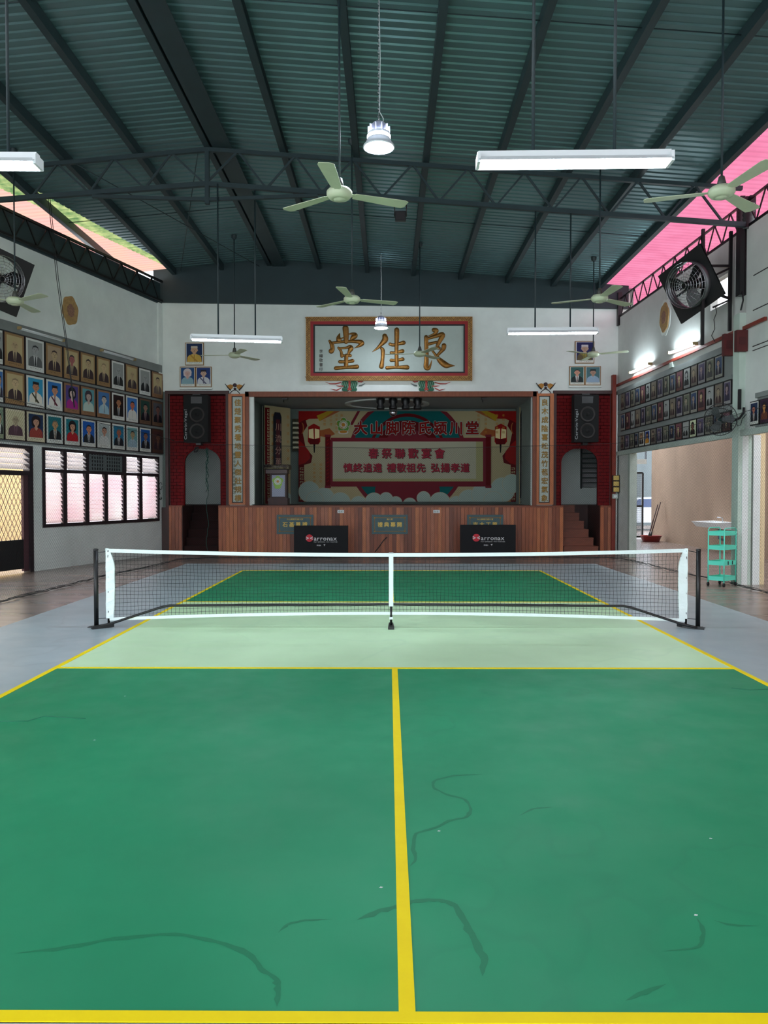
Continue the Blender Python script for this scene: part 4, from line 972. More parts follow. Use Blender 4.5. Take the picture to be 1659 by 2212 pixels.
rows = [
 [('black and white portrait cut by the board edge', BW, 'man'), ('sepia portrait of an elderly person in spectacles', SEP, 'bald'), ('black and white portrait in white mount, grey coat', dict(BW, coat=(90, 92, 92)), 'man'), ('sepia portrait with a plum shadow over the face', dict(SEP, bgc=(170, 148, 120)), 'man'), ('sepia portrait with reddish face and striped tie', dict(SEP, skin=(160, 96, 92)), 'man'), ('faded sepia portrait of a suited person with neat hair', SEP, 'man'), ('faded sepia portrait of a person with pale hair', sep2, 'man'), ('black and white portrait of a balding person in black suit', BW, 'bald'), ('sepia portrait of a bald person in suit', SEP, 'bald'), ('black and white portrait of a person with thick glasses', BW, 'bald'), ('brown toned portrait of a person in grey suit', dict(SEP, mount=BM, coat=(100, 84, 80)), 'man')],
 [('blue ground portrait in white mount cut by the edge', style(WM, (60, 110, 170), (40, 40, 60), WM, (60, 40, 40), (180, 140, 110), (30, 28, 28)), 'man'), ('sepia portrait of a white haired person', sep2, 'man'), ('portrait in white uniform with dark sash on cyan ground', style(WM, (46, 150, 190), (224, 220, 206), (224, 220, 206), (60, 58, 34), (190, 130, 96), (26, 22, 24)), 'uniform'), ('portrait in white uniform with maroon sash on blue ground', style(WM, (36, 110, 180), (224, 222, 214), (224, 222, 214), (96, 34, 50), (196, 140, 110), (26, 22, 24)), 'uniform'), ('violet toned portrait of a person in magenta dress', style(BM, (78, 64, 130), (160, 36, 130), WM, WM, (206, 180, 170), (22, 18, 26)), 'woman'), ('pale teal portrait of a person in light dress', style(BM, (86, 150, 156), (176, 196, 186), WM, WM, (180, 160, 150), (60, 50, 60)), 'woman'), ('light blue portrait of a person in pale jacket', style(BM, (64, 116, 170), (150, 186, 198), (190, 206, 206), (90, 120, 140), (190, 180, 170), (40, 36, 44)), 'man'), ('dark brown portrait in white mount with stripy tie', style(WM, (34, 14, 14), (20, 16, 18), (200, 196, 180), (80, 90, 110), (176, 120, 84), (16, 12, 14)), 'man'), ('bright blue portrait of a person in white tunic', style(WM, (60, 120, 190), (216, 214, 204), (216, 214, 204), (200, 200, 190), (196, 110, 84), (24, 20, 22)), 'man'), ('dim green portrait of a person in black suit, brown mount', style((104, 80, 62), (36, 70, 62), (22, 20, 30), (150, 130, 130), (40, 30, 40), (150, 118, 100), (26, 20, 30)), 'man'), ('dim grey portrait of a person in navy suit, brown mount', style((104, 80, 62), (84, 86, 92), (18, 20, 28), (130, 100, 100), (60, 30, 40), (130, 90, 80), (24, 20, 24)), 'man')],
 [('pale green portrait cut by the board edge', style((150, 160, 130), (120, 140, 120), (40, 40, 40), WM, WM, (170, 150, 120), (30, 28, 28)), 'man'), ('cream portrait of a person in round glasses and patterned dress', style(CM, (200, 192, 156), (84, 56, 66), (110, 80, 90), (90, 60, 70), (176, 160, 130), (50, 38, 42)), 'bald'), ('portrait with dark wavy hair and red patterned dress on navy', style(CM, (24, 50, 86), (150, 60, 50), (150, 60, 50), (90, 40, 40), (196, 150, 124), (30, 14, 18)), 'woman'), ('teal ground portrait of an elderly person in black suit', style(WM, (24, 112, 120), (20, 22, 26), (200, 200, 190), (110, 90, 70), (196, 150, 104), (120, 110, 96)), 'man'), ('teal ground portrait of a person in bright red jacket', style(WM, (20, 120, 130), (176, 24, 34), (176, 24, 34), WM, (206, 156, 124), (26, 12, 14)), 'woman'), ('royal blue portrait of a person in black suit', style(WM, (20, 92, 180), (26, 30, 36), (210, 210, 206), (60, 66, 80), (206, 140, 108), (30, 24, 26)), 'man'), ('pale grey portrait of a person in white tunic', style(WM, (170, 182, 180), (206, 208, 204), (206, 208, 204), (196, 198, 194), (190, 140, 116), (24, 18, 20)), 'man'), ('teal portrait of a grey haired person in dark suit', style(WM, (30, 116, 150), (26, 26, 34), (210, 210, 210), (50, 40, 40), (176, 100, 76), (110, 104, 100)), 'man'), ('light aqua portrait of a person in pale blue shirt', style(WM, (110, 160, 160), (150, 176, 190), (170, 190, 200), (140, 160, 170), (176, 150, 110), (26, 30, 28)), 'man'), ('deep blue portrait of a person in black suit and tie', style(WM, (20, 80, 150), (20, 22, 28), (190, 190, 186), (40, 30, 34), (150, 104, 84), (26, 22, 24)), 'man'), ('dim brown portrait of a person in plum suit', style((80, 52, 40), (70, 44, 42), (50, 30, 40), (120, 90, 80), (70, 40, 40), (120, 80, 60), (24, 16, 20)), 'man')]]
edges = [-16, 5, 51, 94, 133, 169.5, 204, 236.5, 267, 296, 323.5, 350]
zr = [(4.01, 4.68), (3.29, 3.94), (2.60, 3.22)]
angL = math.atan2(NL.y, NL.x)+math.pi/2
bd = thing('portrait_board', LP(3, .01, 2.55), 'long grey board of three portrait rows on the left wall', 'board')
mb = MB(); lbox(mb, .02, 9.5, 0, .02, 2.57, 4.88); mb.build('back_panel', M['board'], bd)
for z0, z1 in ((4.69, 4.88), (3.95, 4.0), (3.23, 3.28), (2.565, 2.595)):
    mb = MB(); lbox(mb, .02, 9.5, .02, .055, z0, z1); mb.build('ledge', M['board'], bd)
rn = ('top', 'middle', 'bottom')
def ordn(k): return ('first', 'second', 'third', 'fourth', 'fifth', 'sixth', 'seventh', 'eighth', 'ninth', 'tenth', 'eleventh', 'twelfth', 'thirteenth', 'fourteenth', 'fifteenth', 'sixteenth', 'seventeenth')[k]
for r, row in enumerate(rows):
    for c, (d, st, kd) in enumerate(row):
        s0 = Lsz(edges[c]+1.0, 900)[0]; s1 = Lsz(edges[c+1]-1.0, 900)[0]; z0, z1 = zr[r]
        if s0 - s1 < .1: continue
        portrait(LP((s0+s1)/2, .022, z0), angL, s0-s1, z1-z0, st, kd, '%s, left wall %s row' % (d, rn[r]), 'portraits on the left wall', 'frame' if c % 3 else 'frameb')
# further portraits of the same rows on the left wall would lie outside the picture

# right wall board
R1 = [205, 250, 303, 350, 402, 455, 508, 570, 632, 695, 760, 833, 907, 978, 1060, 1145, 1235]
R2 = [205, 255, 305, 352, 409, 458, 515, 577, 637, 697, 762, 833, 905, 980, 1060, 1147, 1237, 1320]
R3 = [205, 250, 298, 348, 391, 450, 508, 567, 630, 692, 757, 828, 900, 972, 1053, 1140, 1228, 1318]
rzr = [(3.675, 4.09), (3.15, 3.58), (2.675, 3.03)]
angR = math.atan2(NR.y, NR.x)+math.pi/2
S_END = Rsz(1583, 900)[0]+.05
rbd = thing('portrait_board', RP(3, .01, 2.7), 'grey board of three portrait rows on the right wall between corner and column', 'board')
mb = MB(); rbox(mb, .12, S_END, 0, .02, 2.66, 4.22); mb.build('back_panel', M['board'], rbd)
for z0, z1 in ((4.10, 4.22), (3.59, 3.66), (3.04, 3.12), (2.64, 2.668)):
    mb = MB(); rbox(mb, .12, S_END, .02, .05, z0, z1); mb.build('ledge', M['board'], rbd)
palR = [dict(SEP, mount=(112, 104, 96), bgc=(116, 108, 94), skin=(150, 136, 112), shirt=(140, 130, 112)), dict(BW, mount=(150, 152, 150)), dict(SEP, mount=(104, 70, 66), bgc=(110, 70, 80)), style((140, 140, 130), (50, 70, 100), (30, 30, 44), (150, 150, 146), (60, 50, 60), (150, 130, 116), (40, 36, 40)), style((130, 128, 116), (96, 100, 84), (60, 60, 60), (140, 140, 130), (70, 70, 60), (150, 140, 120), (50, 48, 46)), style((138, 136, 136), (78, 70, 96), (44, 40, 60), (140, 130, 140), (60, 40, 60), (150, 130, 130), (44, 38, 44))]
hue = ('sepia toned', 'black and white', 'plum toned', 'blue toned', 'olive toned', 'violet toned')
special = {(2, 4): ('white mounted portrait in black suit', style(WM, (130, 110, 90), (20, 18, 20), (200, 200, 196), (60, 40, 40), (176, 130, 100), (60, 50, 46)), 'man'),
           (2, 5): ('vivid blue portrait with a golden dress', style(WM, (20, 70, 150), (206, 140, 40), (206, 140, 40), (206, 140, 40), (160, 120, 90), (40, 30, 40)), 'woman'),
           (2, 12): ('cream portrait of a person in black jacket', style((206, 214, 178), (196, 206, 170), (30, 18, 20), (60, 30, 30), (40, 20, 20), (130, 80, 60), (20, 14, 14)), 'woman')}
for r, R in enumerate((R1, R2, R3)):
    for c in range(len(R)-1):
        a, b = 1300+R[c]/4.62+.5, 1300+R[c+1]/4.62-.5
        s0, s1 = Rsz(a, 880)[0], Rsz(b, 880)[0]; s1 = min(s1, S_END)
        if s1-s0 < .08: continue
        k = (c*5+r*3) % 6; d, st, kd = hue[k]+' portrait', palR[k], ('man', 'bald', 'woman', 'man', 'man', 'woman')[(c+r) % 6]
        if (r, c) in special: d, st, kd = special[(r, c)]
        portrait(RP((s0+s1)/2, .022, rzr[r][0]), angR, s1-s0-.015, rzr[r][1]-rzr[r][0], st, kd, '%s, right wall %s row, %s from stage' % (d, rn[r], ordn(c)), 'portraits on the right wall', 'frameb')
# second bay of the right wall
rbd2 = thing('portrait_board', RP(9, .01, 2.9), 'grey board on the right wall nearer the viewer than the column', 'board')
mb = MB(); rbox(mb, 7.15, 12, 0, .02, 2.66, 3.22); mb.build('back_panel', M['board'], rbd2)
mb = MB(); rbox(mb, 7.15, 12, .02, .06, 3.14, 3.22); rbox(mb, 7.15, 12, .02, .05, 2.66, 2.69); mb.build('ledge', M['board'], rbd2)
for k, (a, b, d, st, kd) in enumerate(((1626, 1645.5, 'navy portrait of a smiling person in dark suit, beside the white column', style(WM, (20, 40, 70), (26, 26, 34), (190, 190, 190), (150, 120, 110), (180, 110, 90), (30, 24, 26)), 'man'), (1648, 1669, 'dark portrait cut by the right edge of the view, golden robe', style((60, 40, 60), (40, 24, 50), (110, 60, 40), (150, 110, 60), (60, 30, 40), (200, 140, 80), (30, 20, 24)), 'woman'))):
    s0, s1 = Rsz(a, 890)[0], Rsz(b, 890)[0]
    portrait(RP((s0+s1)/2, .022, 2.70), angR, s1-s0, .40, st, kd, d, 'portraits on the near right board', 'frameb')

mb = MB(); [rbox(mb, 6.95, 14, 0, .012, z_, z_+.012) for z_ in (3.95, 4.02, 4.62, 5.2)]; struct('trim_9', mb, M['frameb'])
# official portraits on the back wall
def offp(a, b, t_, bt, st, kd, lab):
    x0, z1 = B(a, t_, 19.98); x1, z0 = B(b, bt, 19.98)
    portrait(((x0+x1)/2, 20.015, z0), 0, x1-x0, z1-z0, dict(st, full=1), kd, lab, 'official portraits on the back wall', 'frameg')
offp(399.5, 440, 740, 789, style(WM, (20, 44, 84), (196, 160, 70), (200, 170, 80), (170, 130, 50), (190, 150, 120), (190, 180, 160)), 'uniform', 'gold framed portrait in yellow ceremonial dress, above a pair left of the sign')
offp(388, 422, 792, 836, style(WM, (20, 70, 120), (130, 166, 176), (140, 176, 186), (130, 166, 176), (196, 160, 150), (200, 190, 190)), 'woman', 'gold framed portrait in pale blue dress, left one of the lower pair')
offp(422.5, 457, 792, 836, style(WM, (20, 50, 110), (196, 200, 206), (196, 200, 206), (90, 90, 110), (190, 160, 140), (30, 26, 34)), 'uniform', 'gold framed portrait in white uniform, right one of the lower pair')
offp(1242.5, 1284, 737, 785, style(WM, (30, 34, 84), (96, 84, 60), (150, 140, 60), (120, 110, 60), (180, 150, 130), (200, 196, 200)), 'uniform', 'gold framed portrait in dark ceremonial dress behind a ceiling fan, right of the sign')
offp(1230.5, 1263, 791, 832, style(WM, (50, 96, 92), (20, 34, 34), (226, 226, 220), (70, 16, 26), (206, 150, 126), (26, 20, 20)), 'man', 'gold framed portrait of a person in dark suit and red tie')
offp(1264, 1298, 791, 832, style(WM, (70, 110, 116), (150, 176, 200), (160, 186, 206), (150, 176, 200), (176, 140, 120), (16, 26, 26)), 'uniform', 'gold framed portrait of a person in black cap and pale blue shirt')
for a, b, y in ((388, 458, 839), (1229, 1299, 835)):
    x0, z = B(a, y, 19.97); x1, _ = B(b, y, 19.97)
    o = MB().box(x0, x1, 19.94, 20.02, z-.03, z+.005).build('picture_ledge', M['white']); tag(o, 'thin white ledge under the portrait pair %s' % ('above the left brick bay' if a < 500 else 'above the right brick bay'), 'ledge', 'picture ledges')

# plaster rosettes
def rosette(c, n, u, lab, sc_=1.3):
    o = thing('plaster_rosette', c, lab, 'rosette', 'plaster ceiling roses on the walls'); N = Vector(n); U = Vector(u)
    P = lambda r, k: [(r*(1+.05*math.sin(k*t_*2*math.pi/36))*math.cos(t_*math.pi/18), 1.25*r*(1+.05*math.sin(k*t_*2*math.pi/36))*math.sin(t_*math.pi/18)) for t_ in range(36)]
    MB().poly(P(.24*sc_, 8), c, U, Z_, N, .01).build('plaster_patch', M['white'], o)
    MB().poly(P(.19*sc_, 6), Vector(c)+N*.01, U, Z_, N, .02).build('ochre_rose', pm('ochre rose', (176, 140, 88), .7, var=.3, scale=18, bump=.4, bscale=30), o)
    MB().poly(P(.085*sc_, 5), Vector(c)+N*.03, U, Z_, N, .012).build('rose_centre', pm('rose centre', (150, 110, 90), .7, var=.5, scale=40), o)
s_, z_ = Lsz(150, 671); rosette(LP(s_, .0, z_), NL, -DL, 'ochre plaster rosette with flaking rim on the left wall')
s_, z_ = Rsz(1437, 686); rosette(RP(s_, .0, z_), NR, DR, 'ochre plaster rosette on the right wall beside the industrial fan')

# unlit tube fittings on the left wall, lit ones on the right
def wall_tube(P, s0, s1, z0, z1, lit, lab, n, grp):
    a, b = P(s0, .09, z0), P(s1, .09, z1)
    o = thing('wall_tube_lamp', (a+b)/2, lab, 'lamp', grp); U = (b-a).normalized()
    mb = MB(); mb.beam(P(s0, .05, z0), P(s1, .05, z1), .06, .05); mb.build('fitting', M['lampw'], o)
    if lit: mb = MB(); mb.tube([P(s0, .12, z0-.01)+U*.03, P(s1, .12, z1-.01)-U*.03], .02, 10); mb.build('tube', M['lampon'], o)
    else: mb = MB(); mb.tube([P(s0, .11, z0)+U*.03, P(s1, .11, z1)-U*.03], .013, 8); mb.build('tube', M['lampw'], o)
    for q in (a, b): MB().obox(q, U*.015, Vector(n)*.05, Z_*.03).build('tube_holder', pm('brass holder', (150, 130, 90), .5), o)
a = Lsz(33, 709); b = Lsz(129, 737); wall_tube(LP, a[0], b[0], a[1], a[1], False, 'unlit fluorescent batten above the left board, nearer the viewer', NL, 'unlit wall battens')
a = Lsz(212, 757); b = Lsz(283, 776); wall_tube(LP, a[0], b[0], a[1], a[1], False, 'unlit fluorescent batten above the left board, nearer the stage', NL, 'unlit wall battens')
a = Rsz(1371, 805); b = Rsz(1413, 786); wall_tube(RP, a[0], b[0], a[1], b[1], True, 'glowing fluorescent batten on the right wall near the stage corner', NR, 'lit wall battens')
a = Rsz(1457, 762); b = Rsz(1512, 742); wall_tube(RP, a[0], b[0], a[1], b[1], True, 'glowing fluorescent batten on the right wall below the industrial fan', NR, 'lit wall battens')

# orange trunking along the right wall, junction box, cables
o = thing('conduit', RP(5, .03, 4.8), 'long orange conduit running along the right wall above the portraits', 'conduit')
a = Rsz(1334, 834); b = Rsz(1659, 688)
mb = MB(); mb.beam(RP(a[0], .04, a[1]), RP(b[0], .04, b[1]), .04, .06); mb.build('pipe', M['orange'], o)
for p, q in (((1452, 775), (1459, 782)),):
    s_, z_ = Rsz(1455, 783); MB().obox(RP(s_, .03, z_-.05), DR*.09, NR*.03, Z_*.06).build('junction_box', M['plate'], o)
o = thing('pipe', RP(.1, .05, 0), 'thin white vertical pipe in the right corner beside the orange post', 'pipe')
MB().tube([RP(.12, .06, 0), RP(.12, .06, 4.1)], .02, 8).build('pipe_run', M['whiteR'], o)
# yellow breaker boxes on the corner
for k in range(3):
    x, z = B(1330, 1032.5+k*12.5, 19.82)
    o = thing('breaker_box', (x, 19.82, z-.07), ('topmost', 'middle', 'lowest')[k]+' yellow breaker box of the stack on the right corner post', 'breaker box', 'yellow boxes at the right corner')
    MB().box(x-.09, x+.09, 19.78, 19.88, z-.07, z+.07).build('case', M['frame'], o); MB().box(x-.07, x+.07, 19.76, 19.79, z-.055, z+.055).build('cover', pm('yellow cover', (206, 176, 96), .5), o)
x, z = B(1330, 1072, 19.82); o = tag(MB().box(x-.08, x+.06, 19.8, 19.88, z-.06, z+.06).build('switch_plate', M['plate']), 'pale switch plate below the yellow breaker boxes', 'switch')
MB().box(x-.05, x+.03, 19.79, 19.8, z-.03, z+.03).build('rocker', M['wht'], o)

# red boxes on the column head
CYv = Rsz(1600, 800)[0]
# ------------------------------------------------------------------ columns at the right
col = thing('column', RP(6.6, 0, 0), 'pale green concrete column of the right wall with white strips painted as daylight', 'column')
c0 = Rsz(1583, 1100)[0]; c1 = Rsz(1617, 1100)[0]
mb = MB(); x0, x1 = 5.93, 6.16; yc = atF(1583, 1263).y
mb.box(x0, x1, yc-.02, yc+.22, 0, 4.65); mb.build('shaft', pm('pale green column', (186, 204, 192), .6, var=.12, scale=2), col)
MB().box(6.16, 6.20, yc+.02, yc+.2, 0, 2.62).build('groove', pm('column groove', (120, 128, 118), .7), col)
MB().box(6.20, 6.32, yc-.01, yc+.2, 0, 2.57).build('lit_strip', pm('daylit white strip', (222, 226, 224), .6), col)  # corridor daylight on the column is put into these white strips
MB().box(6.00, 6.10, yc-.032, yc-.018, 0, 2.57).build('lit_strip', pm('daylit white strip', (222, 226, 224), .6), col)
MB().box(6.32, 6.42, yc+.03, yc+.25, 0, 2.62).build('cream_strip', pm('cream strip', (226, 206, 164), .6), col)
MB().box(x1, 6.26, yc+.03, yc+.1, 2.7, 4.75).build('side_channel', M['whiteR'], col)
sc2 = thing('steel_column', (6.05, yc, 4.7), 'black steel column head rising from the concrete column to the truss', 'column')
mb = MB(); mb.box(5.92, 6.00, yc-.04, yc+.12, 4.95, 6.62); mb.box(6.02, 6.07, yc-.02, yc+.12, 4.95, 6.62); mb.box(6.07, 6.17, yc-.06, yc+.16, 4.95, 6.62); mb.build('shaft', M['black'], sc2)
MB().lathe([(.13, 0), (.15, .03), (.13, .06)]+[(.13+(.02 if k % 2 else 0), .06+.035*k) for k in range(1, 12)], (6.06, yc+.05, 6.05), 14).build('coiled_sheath', M['black'], sc2)
for dx in (-.09, .05): MB().tube([(6.05+dx, yc-.05, 5.0), (6.05+dx*.9, yc-.06, 4.85), (6.02+dx, yc-.06, 4.68)], .014, 6).build('cable', M['cable'], sc2)
for (a, b, t_, bt, yy, lab) in ((1561, 1583, 722, 769, yc+.28, 'dull red metal box on the wall just behind the column'), (1588, 1612, 714, 760, yc-.05, 'dull red metal box on the front of the column')):
    p0 = atY(a, bt, yy); p1 = atY(b, t_, yy)
    o = thing('red_box', ((p0.x+p1.x)/2, yy, p0.z), lab, 'box', 'red boxes at the column')
    MB().box(p0.x, p1.x, yy-.06, yy+.04, p0.z, p1.z).build('case', pm('dull red box', (86, 28, 28), .6, var=.2, scale=8), o); MB().box(p0.x+.04, p1.x-.04, yy-.068, yy-.06, p0.z+.12, p1.z-.12).build('lid', pm('dull red lid', (72, 22, 24), .6), o)

# steel bracket frame of the right industrial fan
bf = thing('bracket_frame', RP(5.6, .25, 4.6), 'black steel bracket frame carrying the right industrial fan', 'bracket')
YF = yc+.35
def bpz(px, py, Y=YF): p = atY(px, py, Y); return (p.x, Y, p.z)
for a, b, w_ in (((1519, 495), (1517, 745), .05), ((1579, 500), (1576, 715), .05), ((1517, 575), (1580, 575), .045), ((1517, 608), (1575, 580), .035), ((1512, 622), (1576, 645), .04), ((1540, 664), (1576, 648), .03)):
    MB().beam(bpz(*a), bpz(*b), w_, w_).build('bar', M['black'], bf)
# red object seen through the hole
o = thing('neighbour_roof', (7.6, 16.5, 4.4), 'red panelled neighbouring roof seen through the hole in the right wall', 'roof')
for k in range(6): MB().obox((7.4, 15.1+k*.32, 5.6), (.5, 0, .12), (0, .15, 0), (-.004, 0, .02)).build('roof_panel', pm('red roof panel', (196, 74, 60), .6), o)

# ------------------------------------------------------------------ industrial wall fans
def drum_fan(c, rot, lab, R=.42):
    o = thing('industrial_fan', c, lab, 'fan', 'square industrial wall fans'); yl = Vector(rot[0]).normalized(); zl_ = Vector(rot[1]); zl_ = (zl_-yl*zl_.dot(yl)).normalized(); xl_ = yl.cross(zl_)
    o.rotation_euler = Matrix((xl_, yl, zl_)).transposed().to_euler()
    WL[o.name] = Vector((0, 0, 0))
    h = R*1.22
    mb = MB(); n = 32; vs = []
    for k in range(n):
        t_ = 2*math.pi*k/n; vs.append((R*math.cos(t_), 0, R*math.sin(t_)))
        s_ = max(abs(math.cos(t_)), abs(math.sin(t_))); vs.append((h*math.cos(t_)/s_, 0, h*math.sin(t_)/s_))
    mb.add(vs, [(2*k, 2*k+1, 2*((k+1) % n)+1, 2*((k+1) % n)) for k in range(n)]); mb.add([(v[0], .03, v[2]) for v in vs], [(2*k, 2*((k+1) % n), 2*((k+1) % n)+1, 2*k+1) for k in range(n)])
    mb.build('square_plate', M['black'], o)
    MB().lathe([(R, 0), (R*.98, -.14), (R*.98, .1)], (0, 0, 0), 32, axis='Y').build('drum', pm('fan drum metal', (96, 96, 98), .4, metal=.7), o)
    mb = MB()
    for k in range(1, 9): rr = R*k/8.2; mb.tube([(rr*math.cos(j*math.pi/14), -.14-.05*math.cos(rr/R*1.5), rr*math.sin(j*math.pi/14)) for j in range(28)], .0035, 4, closed=True)
    for k in range(20): t_ = k*math.pi/10; mb.tube([(R*.1*math.cos(t_), -.19, R*.1*math.sin(t_)), (R*.6*math.cos(t_+.15), -.175, R*.6*math.sin(t_+.15)), (R*math.cos(t_+.25), -.14, R*math.sin(t_+.25))], .003, 4)
    mb.build('guard', M['chrome'], o)
    for k in range(3):
        t_ = k*2*math.pi/3+.5; mb = MB(); ca, sa = math.cos(t_), math.sin(t_); U = Vector((ca, 0, sa)); V = Vector((-sa, 0, ca))
        pts_ = [(.06, -.05), (.2, -.13), (R*.9, -.14), (R*.95, .05), (R*.7, .12), (.06, .06)]
        mb.poly([(a, b) for a, b in pts_], (0, -.05, 0), U, (V*.9+Vector((0, .35, 0))).normalized(), Vector((0, 1, 0)), .006); mb.build('blade', M['black'], o)
    MB().lathe([(0, -.12), (.07, -.11), (.08, 0), (.11, .04), (.11, .2), (0, .22)], (0, 0, 0), 16, axis='Y').build('motor', M['black'], o)
    MB().obox((0, .12, 0), (R, 0, 0), (0, .02, 0), (0, 0, .02)).build('cross_arm', M['black'], o)
    return o
drum_fan(bpz(1491, 615, yc+.55), ((.834, .518, .239), (-.37, .172, .92)), 'black square industrial fan tilted down on the right wall bracket', .41)
drum_fan(at(-4, 602, NL, NL.dot(OL)+.55), ((-.80, .72, .25), (.345, .03, .99)), 'black square industrial fan at the left edge, behind a ceiling fan', .42)
o = thing('cable', bpz(1548, 690, yc+.3), 'thin wavy cable hanging from the right industrial fan', 'cable')
MB().tube([bpz(x, y, yc+.3) for x, y in ((1545, 660), (1548, 675), (1542, 690), (1544, 710), (1537, 725), (1544, 738))], .007, 5).build('cord', M['cable'], o)

# oscillating wall fan on the column
def osc(px, py):
    p = atY(px, py, yc-.15); o = thing('oscillating_fan', p, 'black oscillating fan with wire cage on the column beside the portraits', 'fan')
    o.rotation_euler = (math.radians(4), 0, math.radians(-38)); WL[o.name] = Vector()
    R = .27; mb = MB()
    for sgn in (-1, 1):
        for k in range(36):
            t_ = k*math.pi/18; mb.tube([(.04*math.cos(t_), sgn*.09, .04*math.sin(t_)), (R*.7*math.cos(t_), sgn*.075, R*.7*math.sin(t_)), (R*math.cos(t_), 0, R*math.sin(t_))], .0022, 3)
        for q_ in (.35, .7): mb.tube([(R*q_*math.cos(j*.35), sgn*.078, R*q_*math.sin(j*.35)) for j in range(18)], .003, 4, closed=True)
    mb.tube([(R*math.cos(j*.2618), 0, R*math.sin(j*.2618)) for j in range(24)], .007, 6, closed=True)
    mb.build('cage', M['black'], o)
    MB().lathe([(0, .05), (.06, .06), (.075, .12), (.06, .25), (.03, .28), (0, .28)], (0, 0, 0), 16, axis='Y').build('motor', pm('dark green motor', (28, 50, 48), .4), o)
    for k in range(3):
        t_ = k*2.094; MB().poly([(.03, -.03), (.2, -.09), (.24, .0), (.18, .08), (.03, .04)], (0, 0, 0), (math.cos(t_), 0, math.sin(t_)), (-math.sin(t_)*.9, .3, math.cos(t_)*.9), (0, 1, 0), .004).build('blade', pm('smoky blade', (60, 66, 66), .4), o)
    return p
pf = osc(1556, 906)
ar = thing('fan_arm', atY(1607, 850, yc-.1), 'black curved arm and bracket strip holding the oscillating fan', 'arm')
MB().box(atY(1604, 0, yc-.05).x, atY(1610, 0, yc-.05).x, yc-.06, yc-.02, atY(0, 886, yc)[2], atY(0, 843, yc)[2]).build('strip', M['black'], ar)
MB().tube([(*atY(x, y, yc-.07-.0*k),) for k, (x, y) in enumerate(((1607, 880), (1606, 892), (1598, 903), (1585, 909), (1572, 909)))], .02, 8).build('tube', M['black'], ar)
MB().tube([(*atY(x, y, yc-.08),) for x, y in ((1584, 900), (1590, 908), (1593, 920), (1600, 918), (1603, 905), (1612, 895))], .006, 5).build('cable', M['cable'], ar)

# ------------------------------------------------------------------ ceiling fans
def make_fan():
    o = thing('ceiling_fan', (0, 0, 0), 'x', 'ceiling fan', 'ivory three-blade ceiling fans')
    ks = []
    ks.append(MB().lathe([(0, -.075), (.06, -.07), (.066, -.058), (.072, -.062), (.11, -.05), (.138, -.015), (.138, .02), (.11, .05), (.05, .062), (0, .065)], (0, 0, 0), 24).build('motor', M['fanp'], o))
    ks.append(MB().lathe([(.03, .055), (.05, .075), (.03, .16), (.016, .17)], (0, 0, 0), 12).build('lower_cup', pm('dark cup', (70, 72, 66), .5), o))
    for k in range(3):
        t_ = math.radians(120*k); U = Vector((math.cos(t_), math.sin(t_), 0)); V = Vector((-math.sin(t_), math.cos(t_), 0))*.99-Z_*.10
        pts_ = [(.17, -.058), (.5, -.08), (.74, -.094), (.785, -.075), (.79, .035), (.76, .08), (.5, .072), (.17, .055)]
        b = MB().poly(pts_, Z_*-.005, U, V, (V.cross(U)*-1).normalized(), .006).build('blade', M['fanp'], o)
        MB().poly([(.09, -.025), (.21, -.035), (.21, .035), (.09, .025)], Z_*-.002, U, V, Z_, .008).build('blade_iron', M['fanp'], b)
    return o
fan0 = make_fan(); kids0 = list(fan0.children); KIDS[fan0.name] = kids0
fans = [(-.583, 8.43, 24, 4.78, 'largest ceiling fan at the centre of the hall, below the truss'), (3.50, 8.4, 42, 4.78, 'large ceiling fan at the upper right before the pink roofing'), (-.66, 12.9, 20, 4.78, 'ceiling fan before the dark gable above the sign'),
        (-6.29, 12.97, 90, 4.78, 'ceiling fan at the left edge in front of the industrial fan'), (3.42, 12.85, 36, 4.78, 'ceiling fan above the far right fluorescent fitting'), (-3.62, 17.95, 57, 4.78, 'distant ceiling fan beneath the far left fluorescent fitting'),
        (.66, 17.8, 55, 4.78, 'distant ceiling fan in front of the rightmost gilded character'), (4.66, 17.9, 332, 4.78, 'distant ceiling fan in front of the dark portrait at the right')]
for i, (x, y, a, z, lab) in enumerate(fans):
    o = fan0 if i == 0 else copy_tree(fan0, loc=(x, y, z))
    o.location = (x, y, z); o.rotation_euler = (0, 0, math.radians(a)); o['label'] = lab
    WL[o.name] = Vector((0, 0, 0)); L_ = roof_z(x)-z+.16
    r = MB().tube([(0, 0, .1), (0, 0, L_+.01)], .013, 8); me = r.build('down_rod', M['steel'], None); me.parent = o; me.location = (0, 0, 0)
    me = MB().lathe([(.02, -.1), (.06, -.06), (.065, 0)], (0, 0, L_), 12).build('canopy', M['steel'], None); me.parent = o; me.location = (0, 0, 0)

